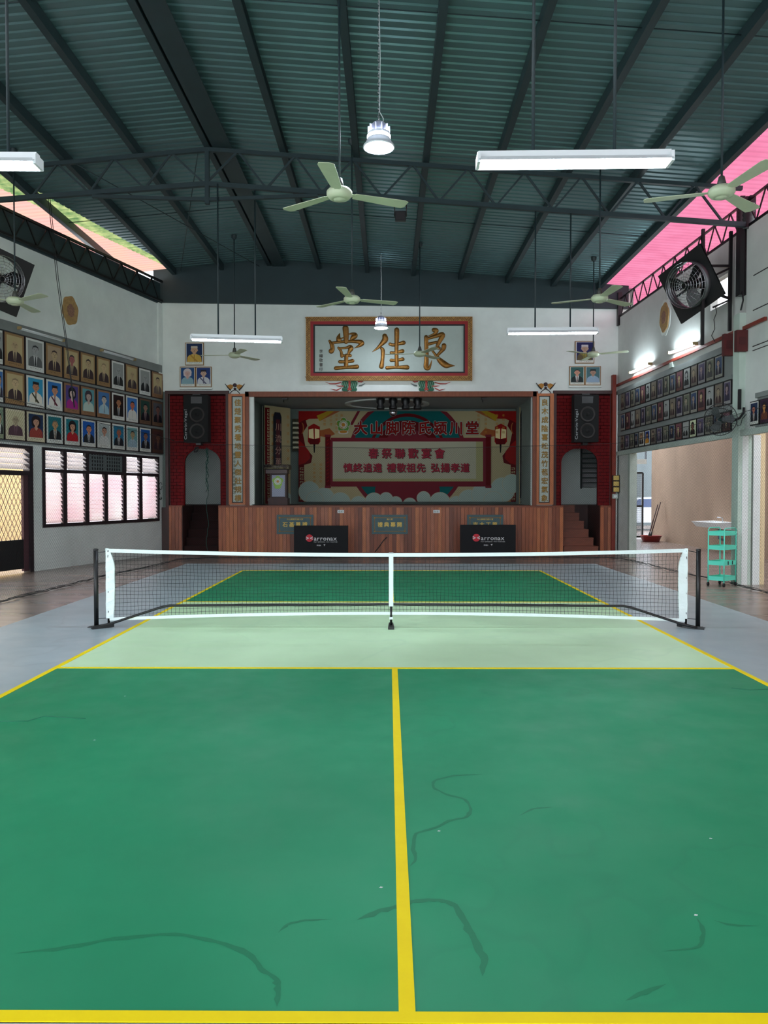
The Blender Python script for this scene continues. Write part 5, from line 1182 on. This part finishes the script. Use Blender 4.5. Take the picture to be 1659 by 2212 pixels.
# ------------------------------------------------------------------ pendant fluorescent fittings
def tube_lamp(x, y, z, rot, lab, rods):
    o = thing('fluorescent_lamp', (x, y, z), lab, 'lamp', 'hanging fluorescent fittings'); o.rotation_euler = (0, 0, math.radians(rot)); WL[o.name] = Vector()
    L_ = .755
    mb = MB(); mb.box(-L_, L_, -.035, .035, .03, .085); mb.build('housing', M['lampw'], o)
    mb = MB(); P = [(-.10, -.012), (-.096, -.012), (-.05, .03), (.05, .03), (.096, -.012), (.10, -.012), (.052, .034), (-.052, .034)]
    mb.poly(P, (-L_, 0, 0), Y_, Z_, X_, 2*L_); mb.build('reflector', M['lampw'], o)
    for dy in (-.045, .045): MB().tube([(-L_+.02, dy, .0), (L_-.02, dy, .0)], .014, 10).build('tube', M['lampon'], o)
    for s_ in (-1, 1): MB().box(s_*L_-.012, s_*L_+.012, -.075, .075, -.02, .06).build('end_cap', M['lampw'], o)
    ca, sa = math.cos(math.radians(rot)), math.sin(math.radians(rot))
    for dx in rods:
        wx = x+dx*ca; MB().tube([(dx, 0, .08), (dx, 0, (bot(wx) if y > 10 else roof_z(wx)+.17)-z)], .013, 8).build('hanger_rod', M['steel'], o)
tube_lamp(1.41, 6.25, 4.175, -1, 'large lit fluorescent fitting hanging at the upper right, nearest the viewer', (-.32, .32))
tube_lamp(-3.60, 6.25, 4.175, 1, 'lit fluorescent fitting cut by the left edge, only its end in view', (-.3, .52))
tube_lamp(-2.63, 13.2, 4.17, 8, 'lit fluorescent fitting hanging before the back wall, left of the sign', (-.31, .31))
tube_lamp(2.72, 13.2, 4.29, -2, 'lit fluorescent fitting hanging before the back wall, right of the sign', (-.29, .30))

# high bay lamps
def bay(x, y, z, lab, curly):
    M['bayon'] = emit('lit bay lens', (228, 240, 255), BAY) if curly else emit('lit far bay lens', (228, 240, 255), BAY*.22)
    o = thing('high_bay_lamp', (x, y, z), lab, 'lamp', 'round high bay lamps'); WL[o.name] = Vector()
    MB().lathe([(.125, .16), (.13, .10), (.15, .05), (.175, .02), (.18, 0), (.17, -.006), (.155, .01)], (0, 0, 0), 28).build('reflector', pm('pale lamp rim', (206, 214, 222), .3, metal=.2), o)
    MB().lathe([(.155, .008), (.15, -.002), (.08, -.012), (0, -.015)], (0, 0, 0), 28).build('lens', M['bayon'], o)
    MB().lathe([(.128, .05), (.132, .10), (.132, .13), (.1, .135)], (0, 0, 0), 28).build('glow_band', M['bayband'], o)
    mb = MB(); mb.lathe([(.10, .13), (.10, .24), (.06, .28), (0, .29)], (0, 0, 0), 20); mb.build('driver', pm('lamp driver glow tint', (206, 208, 232), .4, metal=.5), o)  # lamp glow is put into the pale lilac of driver and fins
    for k in range(10):
        t_ = k*.628; MB().obox((.11*math.cos(t_), .11*math.sin(t_), .19), (.016*math.cos(t_), .016*math.sin(t_), 0), (-.003*math.sin(t_), .003*math.cos(t_), 0), (0, 0, .05)).build('fin', pm('lamp fin glow tint', (226, 228, 246), .4), o)
    MB().tube([(0, .03*math.cos(j*.785), .32+.035*math.sin(j*.785)) for j in range(8)], .006, 5, closed=True).build('hook', M['chrome'], o)
    H = roof_z(x)-z+.17
    mb = MB()
    n = int((H-.35)/.045)
    for k in range(n):
        z_ = .36+k*(H-.36)/n; a = (k % 2)*math.pi/2
        mb.tube([(.010*math.cos(a)*math.cos(j*1.047), .010*math.sin(a)*math.cos(j*1.047), z_+.026*math.sin(j*1.047)) for j in range(6)], .0035, 4, closed=True)
    mb.build('chain', M['chrome'], o)
    MB().tube([(.05, 0, .28), (.05, 0, .33), (.01, 0, .4), (.015, 0, 1), (.0, 0, H)], .004, 5).build('power_lead', M['lampw'], o)
bay(-.165, 8.90, 5.48, 'bright round high bay lamp hanging from a chain above the centre fan', 1)
bay(-.235, 18.7, 5.56, 'small distant round high bay lamp glowing before the sign', 0)
p = atY(865, 468, 13.2)
o = thing('flood_lamp', p, 'small dark flood lamp fixed under the truss right of the centre fan', 'lamp')
MB().box(p.x-.09, p.x+.09, 13.15, 13.22, p.z-.08, p.z+.08).build('housing', M['black'], o); MB().box(p.x-.075, p.x+.075, 13.14, 13.15, p.z-.065, p.z+.065).build('glass', pm('dull lamp glass', (40, 34, 36), .3), o)
mb = MB(); mb.tube([(p.x-.1, 13.2, p.z), (p.x-.1, 13.2, bot(p.x)), ], .01, 5); mb.tube([(p.x+.1, 13.2, p.z), (p.x+.1, 13.2, bot(p.x))], .01, 5); mb.build('bracket', M['black'], o)

# ------------------------------------------------------------------ left window with glass louvres, vent, door
win = thing('window_1', LP((L1+L2)/2, 0, zwb), None, None, kind='structure')
dk = pm('dark window frame', (34, 22, 28), .45)
def lx(px): return Lsz(px, 1060)[0]
fr_ = MB(); lbox(fr_, L1, L2, -.06, .03, zwb, zwb+.07); lbox(fr_, L1, L2, -.06, .03, zwt-.06, zwt); lbox(fr_, L1, L1+.07, -.06, .03, zwb, zwt); lbox(fr_, L2-.07, L2, -.06, .03, zwb, zwt); lbox(fr_, L1, L2, -.06, .03, zbar-.035, zbar+.035)
fr_.build('window_frame', dk, win)
mull = [lx(x) for x in (139, 187, 228, 268.5, 303)]
for i, s_ in enumerate(mull):
    mb = MB(); lbox(mb, s_-.06, s_+.06, -.05, .025, zwb+.07, zbar-.035 if i == 2 else zwt-.06); mb.build('mullion', dk, win)
colsx = [L2]+mull+[L1]
for i in range(6):
    a, b = colsx[i], colsx[i+1]; c = (a+b)/2; hw = abs(a-b)/2-.065
    n = 11
    for k in range(n):
        z_ = zwb+.10+(zbar-.06-zwb-.10)*(k+.5)/n
        MB().obox(LP(c, -.03, z_), DL*hw, NL*.035+Z_*.058*-1, (NL*.058+Z_*.035).normalized()*.003).build('louvre', M['frosted2'], win)  # pinkish light from outside is put into the lower louvre colour
    if i not in (2, 3):
        for k in range(4):
            z_ = zbar+.05+(zwt-.08-zbar-.05)*(k+.5)/4
            MB().obox(LP(c, -.02, z_), DL*hw, NL*.07-Z_*.055, (NL*.055+Z_*.07).normalized()*.003).build('louvre', M['frosted'], win)
# perforated vent panel
a, b = mull[1], mull[3]
mb = MB(); lbox(mb, b+.06, a-.06, -.03, -.01, zbar+.035, zwt-.06); mb.build('vent_panel', pm('grey vent panel', (96, 106, 106), .6), win)
for r in range(5):
    for c in range(12):
        if c == 6: continue
        s_ = b+.18+c*(a-b-.36)/11.5; z_ = zbar+.09+r*.083
        mb = MB(); lbox(mb, s_-.02, s_+.02, -.012, -.006, z_-.028, z_+.028); mb.build('vent_slot', M['blk'], win)
# door with diamond grille
dr = thing('door_1', LP(D1, 0, 0), None, None, kind='structure')
dframe = pm('maroon door frame', (74, 44, 50), .5)
mb = MB(); lbox(mb, D1, D1+.10, -.12, .04, 0, zwt); lbox(mb, D2-.1, D2, -.12, .04, 0, zwt); lbox(mb, D1, D2, -.12, .04, zwt-.06, zwt); lbox(mb, D1, D2, -.12, .04, 1.93, 2.02)
mb.build('door_frame', dk, dr)
s_in = Lsz(51, 1080)[0]
mb = MB(); lbox(mb, D1+.1, s_in, -.06, -.0, .03, 1.93); mb.build('door_stile', dframe, dr)
mb = MB(); lbox(mb, s_in, D2-.1, -.05, -.01, .08, .66); mb.build('kick_panel', M['blk'], dr)
mb = MB()
W_ = D2-.1-s_in; hgt = 1.93-.66; dxx = .11; n = 34
for k in range(-12, n):
    for sg_ in (1, -1):
        # clipped diagonal strand, slope 2
        x0_ = k*dxx; pts_ = []
        xa_, xb2 = (x0_, x0_+hgt/1.9) if sg_ > 0 else (x0_+hgt/1.9, x0_)
        # param z from 0..hgt
        za, zb_ = 0, hgt
        sl = (xb2-xa_)/hgt
        lo_, hi_ = 0, hgt
        if sl > 0: lo_ = max(lo_, (0-xa_)/sl); hi_ = min(hi_, (W_-xa_)/sl)
        else: lo_ = max(lo_, (W_-xa_)/sl); hi_ = min(hi_, (0-xa_)/sl)
        if hi_-lo_ > .03: mb.beam(LP(s_in+xa_+sl*lo_, -.03+.004*sg_, .66+lo_), LP(s_in+xa_+sl*hi_, -.03+.004*sg_, .66+hi_), .007, .007)
mb.build('diamond_grille', pm('brown grille', (100, 62, 62), .5), dr)
for k in range(4):
    z_ = 2.06+k*.105+.04; MB().obox(LP((D1+D2)/2, -.03, z_), DL*((D2-D1)/2-.1), NL*.07-Z_*.05, (NL*.05+Z_*.07).normalized()*.003).build('louvre', M['frosted'], dr)
o = thing('window_cord', LP(.1, .05, 1.3), 'knotted cord hanging beside the left window near the corner', 'cord')
mb = MB(); ptsc = [(342, 1006), (344, 1030), (344, 1055), (346, 1068)]
mb.tube([at(x, y, NL, NL.dot(OL)+.06) for x, y in ptsc], .008, 5)
mb.tube([at(347+3*math.cos(k*.6), 1050+8*math.sin(k*.6), NL, NL.dot(OL)+.06) for k in range(11)], .007, 5); mb.tube([at(345+4*math.cos(k*.9), 1076+3*math.sin(k*1.3), NL, NL.dot(OL)+.06) for k in range(9)], .012, 5)
mb.build('cord', M['cable'], o)

# ------------------------------------------------------------------ pickleball net
NY = 9.02; CX = -.025
xl, xr = -3.33, 3.39
zt_f = lambda x: .868+.052*((x-CX)/3.36)**2
zb_f = lambda x: .185-.075*((x-CX)/3.36)**2
net = thing('court_net', (CX, NY, 0), 'long black mesh court net with white tape on a portable black stand', 'net')
n = 60; xs = [xl+(xr-xl)*k/n for k in range(n+1)]
def strip(fz, hgt, t_=.012):
    mb = MB(); vs = []
    for x in xs: z = fz(x); vs += [(x, NY-t_/2, z), (x, NY-t_/2, z-hgt), (x, NY+t_/2, z-hgt), (x, NY+t_/2, z)]
    fs = []
    for k in range(n):
        for j in range(4): a, b = 4*k+j, 4*k+(j+1) % 4; fs.append((a, b, b+4, a+4))
    fs += [(3, 2, 1, 0), (4*n, 4*n+1, 4*n+2, 4*n+3)]
    return mb.add(vs, fs)
strip(zt_f, .042).build('top_tape', M['netw'], net); strip(zb_f, .035).build('bottom_tape', M['netw'], net)
mb = MB()
nv = int((xr-xl)/.044)
for k in range(nv+1):
    x = xl+.05+(xr-xl-.1)*k/nv; z1, z0 = zt_f(x)-.04, zb_f(x)-.01
    q = [(x+.004*math.sin(j*2.1+k), NY, z0+(z1-z0)*j/8) for j in range(9)]; mb.tube(q, .0019, 3, smooth=False)
for j in range(1, 17):
    q = []
    for k in range(0, 101): x = xl+(xr-xl)*k/100; z1, z0 = zt_f(x)-.04, zb_f(x)-.01; q.append((x, NY+.002*math.sin(k), z0+(z1-z0)*j/17+.003*math.sin(k*.7+j)))
    mb.tube(q, .0019, 3, smooth=False)
mb.build('mesh', M['netb'], net)['kind'] = 'stuff'
def sleeve(x0, m_):
    mb = MB(); n = 14; vs = []
    for k in range(n+1):
        t_ = k/n; z = .108+(.925-.108)*t_; wv = .085+.015*math.sin(math.pi*t_) if t_ < .7 else .10*(1-((t_-.7)/.3)**2*.75)
        cr = .006*math.sin(k*1.7)
        vs += [(x0, NY-.018+cr, z), (x0+m_*wv, NY-.012-cr, z), (x0+m_*wv, NY+.012, z), (x0, NY+.018, z)]
    fs = [(4*k+j, 4*k+(j+1) % 4, 4*k+4+(j+1) % 4, 4*k+4+j) for k in range(n) for j in range(4)]+[(0, 1, 2, 3), (4*n+3, 4*n+2, 4*n+1, 4*n)]
    mb.add(vs, fs, 0, False).build('side_sleeve', M['netw'], net)
sleeve(xl-.015, 1); sleeve(xr+.02, -1)
mb = MB(); zz = lambda x: zt_f(x); mb.box(CX-.026, CX+.026, NY-.016, NY-.008, .25, .875); mb.box(CX-.026, CX+.026, NY+.008, NY+.016, .25, .875); mb.box(CX-.026, CX+.026, NY-.016, NY+.016, .868, .876); mb.build('centre_strap', M['netw'], net)
# stand
MB().tube([(xl-.09, NY-.12, .025), (xl+.05, NY-.02, .05), (xl+.62, NY, .235), (xl+.72, NY, .255), (xl+.9, NY, .256), (CX, NY+.0, .272), (xr-.9, NY, .256), (xr-.72, NY, .255), (xr-.62, NY, .235), (xr-.05, NY-.02, .05), (xr+.09, NY-.12, .025)], .0145, 10).build('arched_base_bar', M['black'], net)
for x in (xl, xr):
    MB().tube([(x+.01, NY, .03), (x+.01, NY, .9)], .014, 8).build('end_upright', M['black'], net)
    MB().obox((x-(.04 if x < 0 else -.04), NY-.06, .022), (.10 if x < 0 else -.10, .07, .008), (-.02, .028, 0), (0, 0, .02)).build('foot', M['black'], net)
MB().tube([(CX, NY, .03), (CX, NY, .27)], .014, 8).build('centre_leg', M['black'], net)
MB().box(CX-.02, CX+.02, NY-.03, NY+.03, .1, .125).build('white_clip', M['netw'], net)
MB().poly([(-.035, -.16), (.035, -.16), (.025, .16), (-.025, .16)], (CX, NY, .0061), X_, Y_, Z_, .028).build('centre_foot', M['black'], net)
# fixed posts outside the net
for x, lab in ((-3.465, 'black upright post left of the court net'), (3.54, 'black upright post right of the court net')):
    o = thing('net_post', (x, NY, 0), lab, 'post', 'fixed black net posts')
    MB().tube([(x, NY, .008), (x, NY, .905)], .026, 14).build('pole', M['black'], o); MB().lathe([(.028, 0), (.030, .01), (.02, .02), (0, .022)], (x, NY, .9), 14).build('cap', M['black'], o)
    MB().box(x-.09, x+.07, NY-.04, NY+.04, .002, .010).build('base_plate', M['black'], o)
    MB().tube([(x, NY, .875), (x+(.13 if x < 0 else -.13), NY, .885 if x < 0 else .9)], .004, 5).build('hook_line', M['cable'], o)
    MB().tube([(x, NY, .10), (x+(.13 if x < 0 else -.13), NY, .11)], .004, 5).build('tie_cord', M['cable'], o)

# ------------------------------------------------------------------ safety netting round the court
path = [(-5.0, 2.5), (-5.4, 6), (-5.55, 10.9), (-5.54, 12.2), (-5.45, 13.4), (-5.3, 15.0), (-4.95, 18.1), (-4.2, 18.75), (0, 18.8), (4.6, 18.85), (5.45, 18.5), (5.66, 16.6), (5.68, 14.6), (5.86, 13.4), (5.86, 12.2), (5.5, 8), (5.2, 2.5)]
acc = [0]
for a, b in zip(path[:-1], path[1:]): acc.append(acc[-1]+math.hypot(b[0]-a[0], b[1]-a[1]))
TOT = acc[-1]
def PP(u):
    u = min(max(u, 0), TOT)
    for i in range(len(path)-1):
        if u <= acc[i+1]:
            t_ = (u-acc[i])/(acc[i+1]-acc[i]); return Vector((path[i][0]+(path[i+1][0]-path[i][0])*t_, path[i][1]+(path[i+1][1]-path[i][1])*t_, 0))
def ztopn(u):
    f = abs(u-TOT/2)/(TOT/2); return 2.66+.5*f
sn = thing('safety_net', (0, 18.8, 0), 'fine dark safety netting hung from a cable around the court, bunched at the floor', 'netting')
mb = MB(); step = .055; slope = 1.05
def pt(u, z): p = PP(u); p.z = z; off = .04*math.sin(u*1.7)+.015*math.sin(u*7+z*2); d = PP(u+.05)-PP(u-.05); d.normalize(); return p+Vector((-d.y, d.x, 0))*off
nst = int((TOT+3)/step)
for k in range(nst):
    for sg_ in (1, -1):
        u0 = -3/slope+k*step if sg_ > 0 else k*step
        q = []; H_ = 8
        for j in range(H_+1):
            f = j/H_; u = u0+sg_*f*2.8/slope
            if 0 < u < TOT: q.append(pt(u, .04+f*(ztopn(u)-.04)))
        if len(q) > 1:
            b0 = len(mb.v)
            for i in range(len(q)-1):
                a, b = q[i], q[i+1]; d = (b-a).normalized(); side = d.cross(Z_).normalized()*.0011; up = side.cross(d).normalized()*.0011
                mb.add([a-side, a+side, b+side, b-side], [(0, 1, 2, 3)]); mb.add([a-up, a+up, b+up, b-up], [(0, 1, 2, 3)])
mb.build('netting', M['netb'], sn)['kind'] = 'stuff'
us = [TOT*k/160 for k in range(161)]
MB().tube([pt(u, ztopn(u)) for u in us], .005, 5).build('head_cable', M['cable'], sn)
mb = MB(); r5 = random.Random(11)
for j in range(4):
    mb.tube([pt(u, .0)+Vector((r5.uniform(-.016, .016), r5.uniform(-.016, .016), .006+r5.uniform(0, .02)+.008*j)) for u in [TOT*k/320 for k in range(321)]], .0045, 4)
mb.build('bunched_hem', M['netb'], sn)
rp = thing('hanging_rope', (-5.9, 13.15, 6.5), 'thin double rope hanging from the truss down to the left netting', 'rope')
p0 = atY(104, 427, 13.15)
for d_ in (0, .03): MB().tube([p0+X_*d_, atY(122, 600, 13.05)+X_*d_, atY(142, 740, 13.0)+X_*d_*.7, atY(160, 880, 12.9)+X_*d_*.3], .006, 5).build('strand', M['cable'], rp)

# ------------------------------------------------------------------ trolley
tc_ = atF(1559, 1265); tro = thing('utility_trolley', (tc_.x, tc_.y, 0), 'teal four-tier rolling trolley beside the pale column', 'trolley')
tro.rotation_euler = (0, 0, math.radians(38)); WL[tro.name] = Vector()
tw, td = .19, .14
for i, (x, y) in enumerate(((-tw, -td), (tw, -td), (tw, td), (-tw, td))):
    lg = MB().tube([(x, y, .05), (x, y, .92)], .011, 8).build('leg', M['teal'], tro)
    MB().lathe([(.0, -.012), (.03, -.012), (.03, .012), (0, .012)], (x, y, .03), 12, axis='Y').build('caster', M['rubber'], lg)
    MB().box(x-.012, x+.012, y-.014, y+.014, .035, .065).build('caster_fork', M['rubber'], lg)
for k, z in enumerate((.10, .36, .62, .86)):
    mb = MB(); t_ = .006
    mb.box(-tw, tw, -td, td, z, z+t_); mb.box(-tw, tw, -td-.004, -td+.002, z, z+.07); mb.box(-tw, tw, td-.002, td+.004, z, z+.07); mb.box(-tw-.004, -tw+.002, -td, td, z, z+.07); mb.box(tw-.002, tw+.004, -td, td, z, z+.07)
    mb.build('tray', M['teal'], tro)
for y in (-td, td): MB().tube([(-tw, y, .9), (-tw, y, .955), (-tw+.04, y, .985), (tw-.04, y, .985), (tw, y, .955), (tw, y, .9)], .009, 8).build('handle', M['teal'], tro)
for x in (-.07, .07): MB().box(x-.008, x+.008, -td-.012, -td-.004, .37, .43).build('clip', M['blk'], tro)

# ------------------------------------------------------------------ lane: sink, basin, broom and dustpan handles, gate, car
p = at(1553, 1130, (1, 0, 0), 9.06); o = thing('wash_sink', (9.0, p.y, p.z-.2), 'white wall sink on the beige wall above the trolley', 'sink')
y0 = at(1580, 1130, (1, 0, 0), 8.9).y; y1 = at(1528, 1130, (1, 0, 0), 8.9).y
if y0 > y1: y0, y1 = y1, y0
zz = p.z
mb = MB(); vs = [(8.55, y0+.1, zz-.10), (9.06, y0+.1, zz-.16), (9.06, y1-.1, zz-.16), (8.55, y1-.1, zz-.10), (8.45, y0, zz+.04), (9.06, y0, zz+.06), (9.06, y1, zz+.06), (8.45, y1, zz+.04), (8.55, y0+.06, zz+.04), (8.98, y0+.06, zz+.05), (8.98, y1-.06, zz+.05), (8.55, y1-.06, zz+.04), (8.62, y0+.15, zz-.06), (8.95, y0+.15, zz-.06), (8.95, y1-.15, zz-.06), (8.62, y1-.15, zz-.06)]
mb.add(vs, [(0, 3, 2, 1), (0, 1, 5, 4), (1, 2, 6, 5), (2, 3, 7, 6), (3, 0, 4, 7), (4, 5, 9, 8), (5, 6, 10, 9), (6, 7, 11, 10), (7, 4, 8, 11), (8, 9, 13, 12), (9, 10, 14, 13), (10, 11, 15, 14), (11, 8, 12, 15), (12, 13, 14, 15)]); mb.build('basin', M['lampw'], o)
MB().tube([(8.9, (y0+y1)/2, zz-.15), (8.9, (y0+y1)/2, zz-.4), (9.05, (y0+y1)/2, zz-.45)], .03, 8).build('drain', pm('grey drain', (110, 116, 130), .5), o)
MB().tube([(9.0, (y0+y1)/2, zz+.05), (9.0, (y0+y1)/2, zz+.16), (8.85, (y0+y1)/2, zz+.17)], .014, 8).build('tap', M['chrome'], o)
p = atF(1406, 1170)
o = thing('wash_basin', (p.x, p.y, 0), 'round red plastic basin on the lane floor by the beige wall', 'basin')
MB().lathe([(0, .01), (.25, .01), (.33, .20), (.36, .205), (.36, .19), (.335, .19), (.26, 0), (0, 0)], (p.x, p.y, 0), 28).build('tub', pm('red plastic', (150, 36, 26), .4), o)
for k, (a, b, lab) in enumerate((((1403, 1158), (1427, 1085), 'broom with dark handle standing in the red basin, taller one'), ((1399, 1158), (1421, 1090), 'broom with dark handle standing in the red basin, shorter one'))):
    q0 = atY(*a, p.y); q1 = atY(*b, p.y+.15); q0.z = .05; o = thing('broom', q0, lab, 'broom', 'brooms in the basin')
    MB().tube([q0, q1], .018, 7).build('handle', pm('dark broom handle', (60, 34, 36), .5), o)
    MB().tube([q0, q0+(q1-q0)*.22], [.05, .022], 7).build('brush', M['cable'], o)
# steel mesh gate at the lane end
gy = 27.0
def gp(px, py): return B(px, py, gy)
gx0, gx1 = gp(1368, 0)[0], gp(1396, 0)[0]
o = thing('mesh_gate', ((gx0+gx1)/2, gy, .0), 'dark steel mesh gate at the far end of the lane', 'gate')
mb = MB(); zt2 = gp(0, 1022)[1]
for x in (gx0, gx0+.14, gx1): mb.box(x-.03, x+.03, gy-.03, gy+.03, .05, zt2 if x != gx0 else 4.2)
for z in (.08, zt2, 1.15): mb.box(gx0, gx1, gy-.025, gy+.025, z-.03, z+.03)
mb.build('gate_frame', M['black'], o)
mb = MB()
for k in range(1, 16): x = gx0+(gx1-gx0)*k/16; mb.box(x-.004, x+.004, gy-.004, gy+.004, .08, zt2)
for k in range(1, 34): z = .08+(zt2-.08)*k/34; mb.box(gx0, gx1, gy-.004, gy+.004, z-.004, z+.004)
mb.build('wire_mesh', M['black'], o)['kind'] = 'stuff'
struct('trim_7', MB().box(gx0, gx1+.1, gy-.1, gy+.1, 2.62, 2.78), M['whiteR'])
struct('trim_8', MB().box(gx0+.55, gx1+.1, gy-.1, gy+.1, 2.78, 4.3), pm('dark awning', (52, 56, 62), .8))
# car beyond the gate
cy = 34.0; cxx = 11.0
o = thing('parked_car', (cxx, cy, 0), 'pale car with dark blue windscreen parked outside behind the mesh gate', 'car')
prof = [(-2.1, .35), (-2.15, .75), (-1.6, .95), (-.9, 1.0), (-.3, 1.42), (1.1, 1.45), (1.8, 1.0), (2.15, .9), (2.15, .35)]
MB().poly(prof, (cxx, cy-.8, 0), X_, Z_, Y_, 1.6).build('body', pm('pale car paint', (190, 196, 204), .3), o)
MB().poly([(-.85, 1.02), (-.28, 1.36), (1.05, 1.38), (1.6, 1.02)], (cxx, cy-.82, 0), X_, Z_, Y_, 1.64).build('glazing', pm('blue car glass', (40, 60, 100), .15), o)
for x in (-1.35, 1.35):
    for y in (-.78, .6): MB().lathe([(0, 0), (.32, 0), (.33, .09), (.32, .18), (0, .18)], (cxx+x, cy+y, .33), 16, axis='Y').build('wheel', M['rubber'], o)
struct('wall_street', MB().box(6.3, 20, 39, 39.2, 0, 5), pm('street wall', (96, 104, 106), .9))
